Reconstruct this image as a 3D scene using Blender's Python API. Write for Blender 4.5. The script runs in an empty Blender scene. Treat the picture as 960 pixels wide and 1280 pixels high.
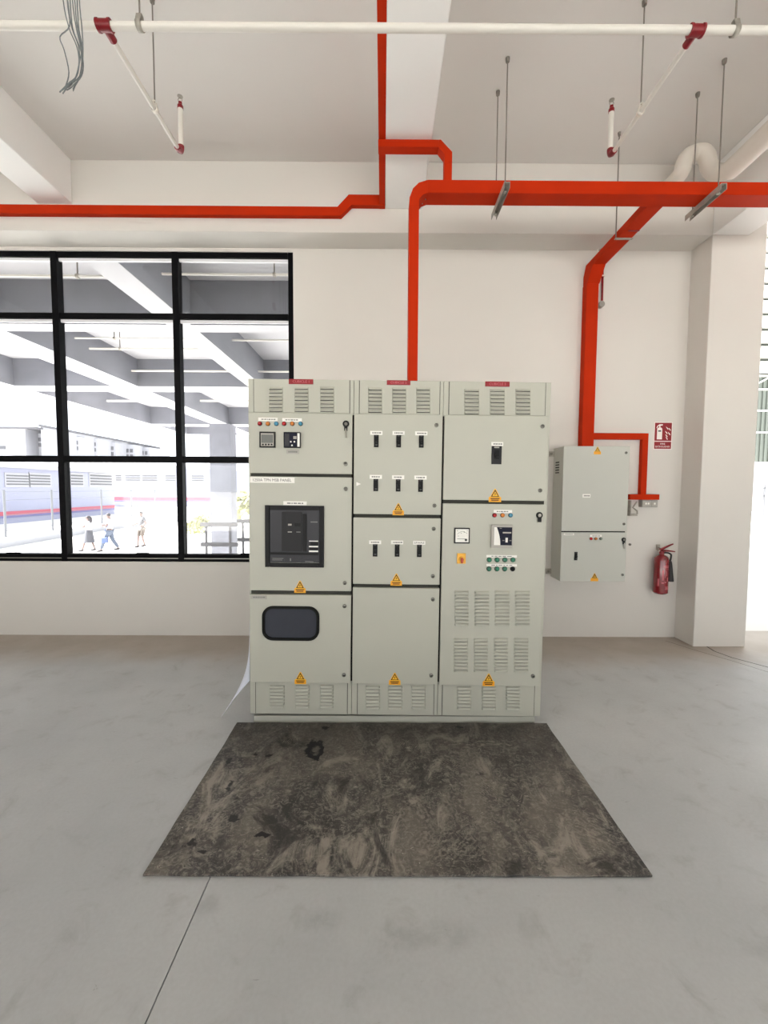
import bpy, bmesh, math, random
from mathutils import Vector, Matrix, Euler, noise

random.seed(7)
SC = bpy.context.scene
COL = SC.collection
R = math.radians

# ------------------------------------------------------------------ camera
FPX, CX, CY, EYE = 516.0, 480.0, 640.0, Vector((0.0, 0.0, 1.5))
PITCH, ROLL, YAW = R(3.2), R(0.28), R(0.2)
def _rot(p, r, y):
    B = Matrix(((1, 0, 0), (0, 0, -1), (0, 1, 0)))
    Ry = Matrix(((math.cos(y), -math.sin(y), 0), (math.sin(y), math.cos(y), 0), (0, 0, 1)))
    Rp = Matrix(((1, 0, 0), (0, math.cos(p), -math.sin(p)), (0, math.sin(p), math.cos(p))))
    Rr = Matrix(((math.cos(r), -math.sin(r), 0), (math.sin(r), math.cos(r), 0), (0, 0, 1)))
    return Rr @ Rp @ B @ Ry
CAMR = _rot(PITCH, ROLL, YAW)
cam_data = bpy.data.cameras.new('camera')
cam = bpy.data.objects.new('camera', cam_data)
COL.objects.link(cam)
cam_data.sensor_fit = 'VERTICAL'
cam_data.sensor_height = 36.0
cam_data.lens = FPX / 1280.0 * 36.0
cam_data.clip_start, cam_data.clip_end = 0.05, 500
m3 = CAMR.transposed() @ Matrix(((1, 0, 0), (0, -1, 0), (0, 0, -1)))
cam.matrix_world = Matrix.Translation(EYE) @ m3.to_4x4()
SC.camera = cam

# ------------------------------------------------------------------ world, light, exposure
world = bpy.data.worlds.new('overcast_sky')
SC.world = world
world.use_nodes = True
bg = world.node_tree.nodes['Background']
bg.inputs['Color'].default_value = (0.93, 0.965, 1.0, 1)
bg.inputs['Strength'].default_value = 2.7
SC.view_settings.view_transform = 'Standard'
SC.view_settings.look = 'None'
SC.view_settings.gamma = 1.0
SC.view_settings.use_curve_mapping = False
SC.view_settings.exposure = 0.06
SC.cycles.max_bounces = 10
SC.cycles.diffuse_bounces = 7
SC.cycles.transparent_max_bounces = 12
SC.cycles.sample_clamp_indirect = 8.0

sun_l = bpy.data.lights.new('sun', 'SUN'); sun_l.energy = 34.0; sun_l.angle = R(8); sun_l.color = (1.0, .98, .95)
sun = bpy.data.objects.new('sun', sun_l); COL.objects.link(sun)
sun.rotation_euler = Vector((.72, .02, -.69)).to_track_quat('-Z', 'Y').to_euler()   # afternoon sun from the left, along the window wall
def portal(loc, rot, sx, sy):                 # daylight openings of the hall, guides sky sampling only
    l = bpy.data.lights.new('daylight_opening', 'AREA')
    l.shape = 'RECTANGLE'; l.size = sx; l.size_y = sy
    l.cycles.is_portal = True
    o = bpy.data.objects.new('daylight_opening', l)
    o.location = loc; o.rotation_euler = rot
    COL.objects.link(o)
portal((-0.5, -6.05, 1.15), (R(90), 0, 0), 17, 2.3)               # open side behind the camera
portal((5.7, 4.4, 1.95), (R(90), 0, R(180)), 4.4, 3.7)           # doorway right of the column
portal((-3.2, 4.4, 2.25), (R(90), 0, R(180)), 4.7, 3.1)          # window

# ------------------------------------------------------------------ helpers
def lin(c):
    c /= 255.0
    return c / 12.92 if c <= 0.04045 else ((c + 0.055) / 1.055) ** 2.4
def rgb(r, g, b): return (lin(r), lin(g), lin(b), 1.0)

def spot(px, py, Y):
    """point at depth Y that the photo shows at (px, py)"""
    d = CAMR.transposed() @ Vector(((px - CX) / FPX, (py - CY) / FPX, 1.0))
    return EYE + d * (Y / d.y)
def spot_z(px, py, Z):
    d = CAMR.transposed() @ Vector(((px - CX) / FPX, (py - CY) / FPX, 1.0))
    return EYE + d * ((Z - EYE.z) / d.z)

MATS = {}
def mat(name, col, rough=0.5, metal=0.0, var=0.0, scale=8.0, bump=0.0, bscale=120.0, spec=0.5, alpha=None, coat=0.0):
    m = bpy.data.materials.new(name); m.use_nodes = True
    nt = m.node_tree; p = nt.nodes['Principled BSDF']
    p.inputs['Roughness'].default_value = rough
    p.inputs['Metallic'].default_value = metal
    p.inputs['Specular IOR Level'].default_value = spec
    p.inputs['Coat Weight'].default_value = coat
    p.inputs['Base Color'].default_value = col
    tc = nt.nodes.new('ShaderNodeTexCoord')
    if var:
        n = nt.nodes.new('ShaderNodeTexNoise'); n.inputs['Scale'].default_value = scale
        n.inputs['Detail'].default_value = 6
        nt.links.new(tc.outputs['Object'], n.inputs['Vector'])
        r = nt.nodes.new('ShaderNodeMapRange')
        r.inputs['From Min'].default_value = .3; r.inputs['From Max'].default_value = .7
        r.inputs['To Min'].default_value = 1 - var; r.inputs['To Max'].default_value = 1 + var
        nt.links.new(n.outputs['Fac'], r.inputs['Value'])
        mx = nt.nodes.new('ShaderNodeVectorMath'); mx.operation = 'SCALE'
        mx.inputs[0].default_value = col[:3]
        nt.links.new(r.outputs['Result'], mx.inputs['Scale'])
        nt.links.new(mx.outputs['Vector'], p.inputs['Base Color'])
    if bump:
        n2 = nt.nodes.new('ShaderNodeTexNoise'); n2.inputs['Scale'].default_value = bscale
        n2.inputs['Detail'].default_value = 3
        nt.links.new(tc.outputs['Object'], n2.inputs['Vector'])
        b = nt.nodes.new('ShaderNodeBump'); b.inputs['Strength'].default_value = bump
        b.inputs['Distance'].default_value = 0.004
        nt.links.new(n2.outputs['Fac'], b.inputs['Height'])
        nt.links.new(b.outputs['Normal'], p.inputs['Normal'])
    if alpha is not None:
        p.inputs['Alpha'].default_value = alpha
    MATS[name] = m
    return m

class MB:
    """collects shapes; build() links them as ONE mesh object"""
    def __init__(s): s.v = []; s.f = []; s.mi = []; s.mats = []
    def _m(s, m):
        if m not in s.mats: s.mats.append(m)
        return s.mats.index(m)
    def add(s, vs, fs, m):
        o = len(s.v); k = s._m(m)
        s.v += [tuple(v) for v in vs]
        for f in fs: s.f.append([o + i for i in f]); s.mi.append(k)
        return s
    def box(s, x0, y0, z0, x1, y1, z1, m):
        vs = [(x0, y0, z0), (x1, y0, z0), (x1, y1, z0), (x0, y1, z0), (x0, y0, z1), (x1, y0, z1), (x1, y1, z1), (x0, y1, z1)]
        return s.add(vs, [(0, 3, 2, 1), (4, 5, 6, 7), (0, 1, 5, 4), (1, 2, 6, 5), (2, 3, 7, 6), (3, 0, 4, 7)], m)
    def prism(s, pts, axis, a, b, m):
        """polygon pts (2D) extruded along axis from a to b. axis y: pts=(x,z); axis x: (y,z); axis z: (x,y)"""
        def p3(p, t):
            return {'y': (p[0], t, p[1]), 'x': (t, p[0], p[1]), 'z': (p[0], p[1], t)}[axis]
        n = len(pts)
        vs = [p3(p, a) for p in pts] + [p3(p, b) for p in pts]
        fs = [tuple(range(n))[::-1], tuple(range(n, 2 * n))]
        fs += [(i, (i + 1) % n, n + (i + 1) % n, n + i) for i in range(n)]
        return s.add(vs, fs, m)
    def tube(s, path, r, m, seg=12, cap=True):
        path = [Vector(p) for p in path]; n = len(path)
        rr = r if isinstance(r, (list, tuple)) else [r] * n
        tang = []
        for i in range(n):
            t = (path[min(i + 1, n - 1)] - path[max(i - 1, 0)])
            tang.append(t.normalized() if t.length > 1e-9 else Vector((0, 0, 1)))
        ref = Vector((0, 0, 1)) if abs(tang[0].z) < .9 else Vector((1, 0, 0))
        u = tang[0].cross(ref).normalized()
        vs = []; fs = []
        for i in range(n):
            u = (u - tang[i] * u.dot(tang[i])).normalized(); w = tang[i].cross(u)
            for k in range(seg):
                a = 2 * math.pi * k / seg
                vs.append(path[i] + (u * math.cos(a) + w * math.sin(a)) * rr[i])
        for i in range(n - 1):
            for k in range(seg):
                k2 = (k + 1) % seg
                fs.append((i * seg + k, i * seg + k2, (i + 1) * seg + k2, (i + 1) * seg + k))
        if cap:
            fs.append(tuple(range(seg))[::-1]); fs.append(tuple(range((n - 1) * seg, n * seg)))
        return s.add(vs, fs, m)
    def cyl(s, p0, p1, r, m, seg=16): return s.tube([p0, p1], r, m, seg)
    def lathe(s, prof, c, m, seg=20, axis='z'):
        """prof = [(radius, height)]"""
        vs = []; fs = []; n = len(prof)
        for r, h in prof:
            for k in range(seg):
                a = 2 * math.pi * k / seg
                x, y = r * math.cos(a), r * math.sin(a)
                d = {'z': (x, y, h), 'y': (x, h, y), 'x': (h, x, y)}[axis]
                vs.append((c[0] + d[0], c[1] + d[1], c[2] + d[2]))
        for i in range(n - 1):
            for k in range(seg):
                k2 = (k + 1) % seg
                fs.append((i * seg + k, i * seg + k2, (i + 1) * seg + k2, (i + 1) * seg + k))
        fs.append(tuple(range(seg))[::-1]); fs.append(tuple(range((n - 1) * seg, n * seg)))
        return s.add(vs, fs, m)
    def text(s, txt, cx, cz, y, width, height, m, rotz=0):
        """flat lettering in the XZ plane, facing -Y, centred on (cx, cz)"""
        vs, fs = text_shape(txt)
        xs = [v[0] for v in vs]; zs = [v[1] for v in vs]
        w = max(xs) - min(xs); h = max(zs) - min(zs)
        kx = width / w; kz = height / h
        x0 = (max(xs) + min(xs)) / 2; z0 = (max(zs) + min(zs)) / 2
        return s.add([(cx + (a - x0) * kx, y, cz + (b - z0) * kz) for a, b in vs], fs, m)
    def mesh(s, name):
        me = bpy.data.meshes.new(name)
        me.from_pydata(s.v, [], s.f)
        for m in s.mats: me.materials.append(MATS[m])
        me.polygons.foreach_set('material_index', s.mi)
        bm = bmesh.new(); bm.from_mesh(me)
        bmesh.ops.recalc_face_normals(bm, faces=bm.faces)
        bm.to_mesh(me); bm.free()
        me.polygons.foreach_set('use_smooth', [True] * len(me.polygons))
        me.set_sharp_from_angle(angle=R(32))
        me.update()
        return me
    def build(s, name, parent=None, loc=None, bevel=0.0):
        """shapes are in world coordinates; the origin goes to loc (default: their base centre)"""
        if loc is None:
            xs = [v[0] for v in s.v]; ys = [v[1] for v in s.v]; zs = [v[2] for v in s.v]
            loc = Vector(((min(xs) + max(xs)) / 2, (min(ys) + max(ys)) / 2, min(zs)))
        loc = Vector(loc)
        s.v = [(a - loc.x, b - loc.y, c - loc.z) for a, b, c in s.v]
        return put(name, s.mesh(name), loc, parent, bevel)

ORG = {}
def put(name, me, loc, parent=None, bevel=0.0, rot=None):
    o = bpy.data.objects.new(name, me); COL.objects.link(o)
    loc = Vector(loc); ORG[o.name] = loc.copy()
    if parent is not None:
        o.parent = parent; o.location = loc - ORG[parent.name]
    else:
        o.location = loc
    if rot: o.rotation_euler = rot
    if bevel:
        b = o.modifiers.new('bevel', 'BEVEL'); b.width = bevel; b.segments = 2; b.limit_method = 'ANGLE'; b.angle_limit = R(40)
    return o
def tag(o, label, cat, group=None, kind=None):
    o['label'] = label
    if cat: o['category'] = cat
    if group: o['group'] = group
    if kind: o['kind'] = kind
    return o
def struct(o, label, cat): return tag(o, label, cat, None, 'structure')
def thing(name, loc, label, cat, group=None, kind=None):
    o = put(name, None, loc)
    o.empty_display_size = 0.1
    return tag(o, label, cat, group, kind)

_txt = {}
def text_shape(txt):
    if txt in _txt: return _txt[txt]
    cu = bpy.data.curves.new('lettering', 'FONT'); cu.body = txt; cu.resolution_u = 2
    ob = bpy.data.objects.new('lettering', cu); COL.objects.link(ob)
    dg = bpy.context.evaluated_depsgraph_get()
    me = ob.evaluated_get(dg).to_mesh()
    vs = [(v.co.x, v.co.y) for v in me.vertices]; fs = [tuple(p.vertices) for p in me.polygons]
    ob.evaluated_get(dg).to_mesh_clear()
    bpy.data.objects.remove(ob); bpy.data.curves.remove(cu)
    _txt[txt] = (vs, fs)
    return _txt[txt]

# ------------------------------------------------------------------ materials
mat('wall_paint', rgb(214, 210, 204), 0.75, var=.02, scale=1.2, bump=.05, bscale=60)
mat('beam_paint_lit', rgb(243, 242, 240), 0.8, var=.015, scale=1.0)  # ceiling paint made lighter, bright light on the soffits put into its colour
mat('ceiling_paint', rgb(224, 221, 217), 0.8, var=.02, scale=1.0)
mat('panel_grey', rgb(180, 180, 168), 0.42, var=.012, scale=3, bump=.03, bscale=400)
mat('plinth_grey', rgb(172, 172, 162), 0.45, var=.05, scale=9)
mat('cabinet_grey', rgb(190, 191, 183), 0.42, var=.01, scale=3, bump=.03, bscale=400)
mat('gasket_black', rgb(24, 24, 22), 0.8, spec=.15)
mat('gap_grey', rgb(66, 66, 61), 0.8, spec=.15)
mat('louvre_gap', rgb(40, 40, 36), 0.7)
mat('steel', rgb(160, 158, 150), 0.35, .9, var=.1, scale=20)
mat('lock_steel', rgb(112, 110, 104), 0.3, .8)
mat('zinc', rgb(165, 160, 150), 0.55, .3, var=.15, scale=30)
mat('rod_steel', rgb(128, 122, 114), 0.6, .2)
mat('trunk_orange', rgb(182, 43, 5), 0.65, spec=.1, var=.06, scale=5)
mat('pipe_white', rgb(222, 218, 210), 0.35)
mat('pvc_white', rgb(226, 220, 210), 0.45)
mat('fitting_red', rgb(126, 8, 22), 0.4, var=.08, scale=30)
mat('black_plastic', rgb(10, 10, 12), 0.5, spec=.25)
mat('dark_plastic', rgb(36, 36, 38), 0.5, spec=.25)
mat('charcoal', rgb(46, 46, 51), 0.4, spec=.3)
mat('white_plastic', rgb(236, 234, 228), 0.45)
mat('print_grey', rgb(120, 120, 118), 0.6)
mat('print_dark', rgb(70, 70, 70), 0.6)
mat('plate_red', rgb(140, 10, 26), 0.45)
mat('print_pink', rgb(205, 110, 118), 0.6)
mat('lamp_red', rgb(170, 22, 30), 0.25, coat=.5)
mat('lamp_amber', rgb(205, 122, 45), 0.25, coat=.5)
mat('lamp_blue', rgb(70, 140, 170), 0.25, coat=.5)
mat('lamp_green', rgb(40, 120, 92), 0.3, coat=.5)
mat('lamp_pale', rgb(140, 150, 140), 0.3)
mat('sticker_yellow', rgb(240, 182, 34), 0.5)
mat('sticker_orange', rgb(236, 160, 22), 0.5)
mat('print_black', rgb(40, 32, 16), 0.6)
mat('screen_grey', rgb(110, 112, 108), 0.25)
mat('bezel_grey', rgb(168, 164, 156), 0.4)
mat('navy', rgb(14, 17, 38), 0.5, spec=.2)
mat('switch_yellow', rgb(236, 176, 50), 0.4)
mat('switch_red', rgb(176, 52, 20), 0.4)
mat('smoked_glass', rgb(54, 57, 66), 0.15, spec=.4)
mat('window_black', rgb(5, 5, 8), 0.5, spec=.1)
mat('window_white', rgb(236, 236, 240), 0.4)
mat('sign_red', rgb(142, 14, 28), 0.35)
mat('sign_white', rgb(246, 236, 232), 0.4)
mat('extinguisher_red', rgb(122, 8, 22), 0.22, coat=.6)
mat('hose_black', rgb(22, 20, 22), 0.5)
mat('socket_grey', rgb(150, 150, 142), 0.4)
mat('wire_grey', rgb(112, 118, 120), 0.5)
mat('film', rgb(226, 230, 242), 0.35, alpha=.9)
# outside
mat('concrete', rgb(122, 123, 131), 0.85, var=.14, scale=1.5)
mat('concrete_lit', rgb(196, 195, 199), 0.85, var=.04, scale=1.0)  # lit copy of the concrete, light from the ground put into its colour
mat('yard_ground', rgb(216, 214, 209), 0.9, var=.06, scale=.4)
mat('factory_wall', rgb(146, 148, 168), 0.8, var=.03, scale=.4)
mat('factory_white', rgb(158, 158, 163), 0.8)
mat('factory_vent', rgb(92, 92, 97), 0.8)
mat('stripe_red', rgb(168, 80, 96), 0.7)
mat('stripe_blue', rgb(108, 106, 146), 0.7)
mat('fence_post', rgb(104, 106, 110), 0.6)
mat('rail_grey', rgb(112, 112, 116), 0.6)
mat('bush', rgb(146, 146, 100), 0.8, var=.3, scale=3)
mat('cladding', rgb(92, 98, 92), 0.7)
mat('cladding_rail', rgb(200, 200, 196), 0.6)
mat('skin', rgb(118, 98, 92), 0.6)
mat('hair', rgb(62, 58, 62), 0.7)
mat('cloth_grey', rgb(84, 84, 90), 0.85)
mat('cloth_white', rgb(190, 190, 196), 0.85)
mat('denim', rgb(88, 96, 112), 0.85)
mat('cloth_tan', rgb(100, 91, 84), 0.85)
mat('bag_blue', rgb(78, 92, 130), 0.7)
mat('shoe', rgb(60, 58, 62), 0.7)

def glass_mat():
    m = bpy.data.materials.new('window_glass'); m.use_nodes = True
    nt = m.node_tree; nt.nodes.clear()
    out = nt.nodes.new('ShaderNodeOutputMaterial')
    tr = nt.nodes.new('ShaderNodeBsdfTransparent'); tr.inputs['Color'].default_value = (.96, .97, .98, 1)
    gl = nt.nodes.new('ShaderNodeBsdfGlossy'); gl.inputs['Roughness'].default_value = .02
    fr = nt.nodes.new('ShaderNodeValue'); fr.outputs[0].default_value = .035
    mx = nt.nodes.new('ShaderNodeMixShader')
    nt.links.new(fr.outputs[0], mx.inputs[0]); nt.links.new(tr.outputs[0], mx.inputs[1]); nt.links.new(gl.outputs[0], mx.inputs[2])
    nt.links.new(mx.outputs[0], out.inputs['Surface'])
    MATS['window_glass'] = m
glass_mat()

class NT:
    """short hand for building node trees"""
    def __init__(s, name, rough):
        s.m = bpy.data.materials.new(name); s.m.use_nodes = True; s.nt = s.m.node_tree
        s.p = s.nt.nodes['Principled BSDF']; s.p.inputs['Roughness'].default_value = rough
        s.tc = s.nt.nodes.new('ShaderNodeTexCoord').outputs['Object']
        MATS[name] = s.m
    def link(s, a, b):
        if isinstance(a, (int, float)): b.default_value = a
        else: s.nt.links.new(a, b)
    def noise(s, scale, detail=5, rough=.55, vec=None, dist=0):
        n = s.nt.nodes.new('ShaderNodeTexNoise'); n.inputs['Scale'].default_value = scale
        n.inputs['Detail'].default_value = detail; n.inputs['Roughness'].default_value = rough
        n.inputs['Distortion'].default_value = dist
        s.link(vec or s.tc, n.inputs['Vector']); return n.outputs['Fac']
    def scaled(s, sx, sy, sz, rz=0, off=(0, 0, 0)):
        n = s.nt.nodes.new('ShaderNodeMapping'); n.inputs['Scale'].default_value = (sx, sy, sz)
        n.inputs['Rotation'].default_value = (0, 0, rz); n.inputs['Location'].default_value = off
        s.link(s.tc, n.inputs['Vector']); return n.outputs[0]
    def ramp(s, v, a, b, lo=0., hi=1.):
        n = s.nt.nodes.new('ShaderNodeMapRange'); n.interpolation_type = 'SMOOTHSTEP'
        n.inputs['From Min'].default_value = a; n.inputs['From Max'].default_value = b
        n.inputs['To Min'].default_value = lo; n.inputs['To Max'].default_value = hi
        s.link(v, n.inputs['Value']); return n.outputs[0]
    def math(s, op, a, b=0.):
        n = s.nt.nodes.new('ShaderNodeMath'); n.operation = op
        s.link(a, n.inputs[0]); s.link(b, n.inputs[1]); return n.outputs[0]
    def mix(s, f, a, b):
        n = s.nt.nodes.new('ShaderNodeMix'); n.data_type = 'RGBA'
        s.link(f, n.inputs[0])
        for v, i in ((a, 6), (b, 7)):
            if isinstance(v, tuple): n.inputs[i].default_value = v
            else: s.nt.links.new(v, n.inputs[i])
        return n.outputs[2]
    def dist(s, x, y, sx=1., sy=1., warp=0.):
        """distance from (x, y) in the ground plane"""
        sp = s.nt.nodes.new('ShaderNodeSeparateXYZ'); s.link(s.tc, sp.inputs[0])
        dx = s.math('MULTIPLY', s.math('SUBTRACT', sp.outputs[0], x), 1 / sx)
        dy = s.math('MULTIPLY', s.math('SUBTRACT', sp.outputs[1], y), 1 / sy)
        d = s.math('SQRT', s.math('ADD', s.math('MULTIPLY', dx, dx), s.math('MULTIPLY', dy, dy)))
        if warp: d = s.math('ADD', d, s.math('MULTIPLY', s.math('SUBTRACT', s.noise(22, 4), .5), warp))
        return d
    def axis(s, i):
        sp = s.nt.nodes.new('ShaderNodeSeparateXYZ'); s.link(s.tc, sp.inputs[0]); return sp.outputs[i]
    def bump(s, h, st, d=.003):
        b = s.nt.nodes.new('ShaderNodeBump'); b.inputs['Strength'].default_value = st; b.inputs['Distance'].default_value = d
        s.link(h, b.inputs['Height']); s.nt.links.new(b.outputs[0], s.p.inputs['Normal'])
    def base(s, c): s.nt.links.new(c, s.p.inputs['Base Color'])

def floor_material():                          # trowelled concrete; object origin = world origin
    n = NT('floor_concrete', .5)
    big = n.ramp(n.noise(.9, 6, .6), .3, .72)
    c = n.mix(big, rgb(177, 179, 180), rgb(191, 192, 192))
    mot = n.ramp(n.noise(6, 7, .65, dist=.6), .52, .75)
    c = n.mix(n.math('MULTIPLY', mot, .55), c, rgb(156, 155, 153))
    fine = n.ramp(n.noise(70, 3), .3, .7)
    c = n.mix(n.math('MULTIPLY', fine, .12), c, rgb(150, 148, 146))
    # brownish plaster dust swept against the wall foot
    edge = n.math('ADD', n.axis(1), n.math('MULTIPLY', n.math('SUBTRACT', n.noise(2.2, 5), .5), .5))
    c = n.mix(n.ramp(edge, 3.3, 3.85, 0, .75), c, rgb(164, 150, 134))
    # scuffs and specks
    sc = n.ramp(n.noise(4.5, 8, .7, n.scaled(1, 3.5, 1, .5), 1.5), .66, .72)
    c = n.mix(n.math('MULTIPLY', sc, .65), c, rgb(128, 126, 124))
    wh = n.ramp(n.noise(14, 3, .6, n.scaled(1, 2, 1, .2, (3, 1, 0))), .74, .78)
    c = n.mix(n.math('MULTIPLY', wh, .5), c, rgb(214, 213, 212))
    for x, y, sx, sy in ((.22, 1.31, .14, .06), (-.22, 1.36, .1, .05), (.05, 1.30, .12, .05), (1.33, 1.26, .16, .05), (-.62, 1.41, .05, .05)):
        d = n.ramp(n.dist(x, y, sx, sy, .9), .15, 1.2, .28, 0)
        c = n.mix(n.math('MULTIPLY', d, n.ramp(n.noise(9, 6, .7), .35, .6)), c, rgb(122, 121, 120))
    n.base(c)
    n.link(n.ramp(n.noise(3, 5), .3, .7, .38, .62), n.p.inputs['Roughness'])
    n.bump(n.noise(30, 5), .08)
floor_material()

def mat_material():                            # dusty trodden rubber; origin at the mat's centre
    n = NT('mat_rubber', .75)
    c = n.mix(n.ramp(n.noise(11, 5, .6), .35, .65), rgb(46, 43, 41), rgb(62, 58, 55))
    # dust thins towards the board, which also paints in the shadow there
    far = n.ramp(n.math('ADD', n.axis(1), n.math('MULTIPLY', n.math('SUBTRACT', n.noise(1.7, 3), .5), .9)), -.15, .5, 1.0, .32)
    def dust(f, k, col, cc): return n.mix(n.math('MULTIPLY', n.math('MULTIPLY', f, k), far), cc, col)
    big = n.ramp(n.noise(2.6, 6, .62, n.scaled(1.5, .7, 1), .7), .42, .64)
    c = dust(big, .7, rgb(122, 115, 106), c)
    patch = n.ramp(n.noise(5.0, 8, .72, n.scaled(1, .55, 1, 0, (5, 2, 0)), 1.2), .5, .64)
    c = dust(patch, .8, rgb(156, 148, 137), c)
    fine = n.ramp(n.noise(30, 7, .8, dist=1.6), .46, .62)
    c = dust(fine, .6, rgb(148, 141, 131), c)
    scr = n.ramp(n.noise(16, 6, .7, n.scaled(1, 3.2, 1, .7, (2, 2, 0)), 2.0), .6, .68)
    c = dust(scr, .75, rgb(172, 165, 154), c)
    dark = n.ramp(n.noise(4.0, 7, .7, n.scaled(1, .8, 1, .4, (1, 7, 0)), .8), .55, .66)
    c = n.mix(n.math('MULTIPLY', dark, .8), c, rgb(34, 32, 31))
    # faint tyre and boot tread prints: short ribbed patches
    for x, y, sx, sy, rz, fq in ((.2, -.38, .2, .08, .75, 17), (.83, -.34, .13, .13, -.95, 17), (-.8, -.24, .12, .12, .9, 22), (-.3, -.11, .06, .07, -.5, 30), (-.3, .06, .08, .03, .2, 40), (.52, .30, .3, .045, 1.57, 9), (.1, .29, .1, .045, .5, 30), (.45, -.05, .1, .08, -.6, 26), (.3, .12, .07, .1, .9, 30), (-.6, .33, .07, .05, .4, 30)):
        w = n.nt.nodes.new('ShaderNodeTexWave'); w.inputs['Scale'].default_value = fq
        w.inputs['Distortion'].default_value = 6.0; w.inputs['Detail'].default_value = 4; w.inputs['Detail Scale'].default_value = 2.5
        n.link(n.scaled(1, 1, 1, rz), w.inputs['Vector'])
        msk = n.math('MULTIPLY', n.ramp(n.dist(x, y, sx, sy, 1.2), .4, 1.1, 1, 0), n.ramp(n.noise(40, 4, .7), .4, .6))
        rib = n.ramp(w.outputs['Fac'], .5, .8)
        c = n.mix(n.math('MULTIPLY', n.math('MULTIPLY', msk, rib), .5), c, rgb(150, 142, 130))
    sp = n.ramp(n.noise(48, 2), .76, .79)
    c = n.mix(n.math('MULTIPLY', sp, .7), c, rgb(190, 182, 170))
    # oily black spots
    d = n.dist(-.442, .245, .05, .085, 2.0)
    ring = n.math('MULTIPLY', n.ramp(d, .1, .5), n.ramp(d, .95, 1.15, 1, 0))
    c = n.mix(ring, c, rgb(14, 14, 16))
    for x, y, sx, sy in ((-.9, .16, .03, .05), (-.83, -.03, .04, .06), (-.74, -.25, .04, .045), (-.87, -.38, .04, .06), (-.58, -.33, .045, .03), (-.72, .2, .07, .03), (-.8, -.42, .04, .02), (-.42, .46, .06, .03), (.44, .47, .05, .025)):
        c = n.mix(n.ramp(n.dist(x, y, sx, sy, 3.0), .3, .55, .95, 0), c, rgb(20, 19, 19))
    n.base(c)
    n.link(n.ramp(big, 0, 1, .6, .85), n.p.inputs['Roughness'])
    n.bump(n.noise(60, 4), .25)
mat_material()

# ------------------------------------------------------------------ the hall
WY = 4.136        # inner face of the back wall
BY = 3.88         # face of the perimeter beam and column
SOF = 3.82        # soffit of the perimeter beam
CEIL = 4.435
XL, XR, YB = -9.0, 8.0, -6.0
GX0, GX1 = -0.6605, -0.6565

b = MB()
b.box(XL - .2, YB, -.25, GX0, WY + .2, 0, 'floor_concrete')
b.box(GX1, YB, -.25, XR, WY + .2, 0, 'floor_concrete')
b.box(GX0, YB, -.25, GX1, WY + .2, -.02, 'gasket_black')
struct(b.build('floor', loc=(0, 0, 0)), 'grey trowelled concrete floor with one straight saw-cut joint', 'floor')
b = MB().box(XL - .2, YB, CEIL, XR, WY + .2, CEIL + .2, 'ceiling_paint')
struct(b.build('ceiling'), 'off-white painted concrete ceiling slab', 'ceiling')

WX0, WX1, WZ0, WZ1 = -5.56, -0.88, 0.755, 3.785
b = MB()
b.box(XL - .2, WY, 0, WX0, WY + .2, SOF, 'wall_paint')
b.box(WX0, WY, 0, WX1, WY + .2, WZ0, 'wall_paint')
b.box(WX0, WY, WZ1, WX1, WY + .2, SOF, 'wall_paint')
b.box(WX1, WY, 0, 2.99, WY + .2, SOF, 'wall_paint')
struct(b.build('wall_back'), 'cream painted plaster wall behind the switchboard', 'wall')
b = MB().box(XL - .2, YB, 0, XL, WY, CEIL, 'wall_paint')
struct(b.build('wall_left'), 'plain cream side wall beyond the left edge of the photo', 'wall')

b = MB().box(XR, YB, 0, XR + .2, WY + .2, CEIL, 'wall_paint')  # unseen wall, added to shut out light from the right
struct(b.build('wall_right_added'), 'plain cream side wall added out of view to cut light from the right', 'wall')
b = MB().box(XL - .2, YB - .2, 2.3, XR + .2, YB, CEIL + .2, 'wall_paint')  # unseen lintel, added and set low to hold back the sky
struct(b.build('wall_front_added'), 'cream lintel added over the opening behind the camera to cut sky light', 'wall')

b = MB().box(XL, BY, SOF, 2.99, WY + .2, CEIL, 'wall_paint')
struct(b.build('trim_1', bevel=.006), 'cream perimeter beam running along the top of the back wall', 'beam')
b = MB().box(-3.115, YB, 4.05, -2.81, BY, CEIL, 'beam_paint_lit')
struct(b.build('trim_2', bevel=.006), 'white ceiling beam running away at the upper left', 'beam')
b = MB().box(.01, YB, 4.03, .345, BY, CEIL, 'beam_paint_lit')
struct(b.build('trim_3', bevel=.006), 'white ceiling beam in the middle with orange trunking along its side', 'beam')
b = MB().box(2.99, YB, SOF, 3.32, BY, CEIL, 'beam_paint_lit')
struct(b.build('trim_4', bevel=.006), 'white ceiling beam at upper right meeting the column', 'beam')
b = MB().box(2.99, BY, 0, 3.49, WY + .2, CEIL, 'wall_paint')
struct(b.build('column_1', bevel=.006), 'square cream column at the right end of the back wall', 'column')
b = MB().box(-6.25, YB, 4.05, -5.95, BY, CEIL, 'beam_paint_lit')
struct(b.build('trim_5', bevel=.006), 'white ceiling beam left of the photo edge', 'beam')

b = MB()
for x0, x1 in ((-9, -6.25), (-5.95, -3.115), (-2.81, .01), (.345, 2.99), (3.32, 8)): b.box(x0, -2.3, 4.05, x1, -2.0, CEIL, 'beam_paint_lit')
struct(b.build('trim_7'), 'white cross beam on the ceiling behind the camera', 'beam')

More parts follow.
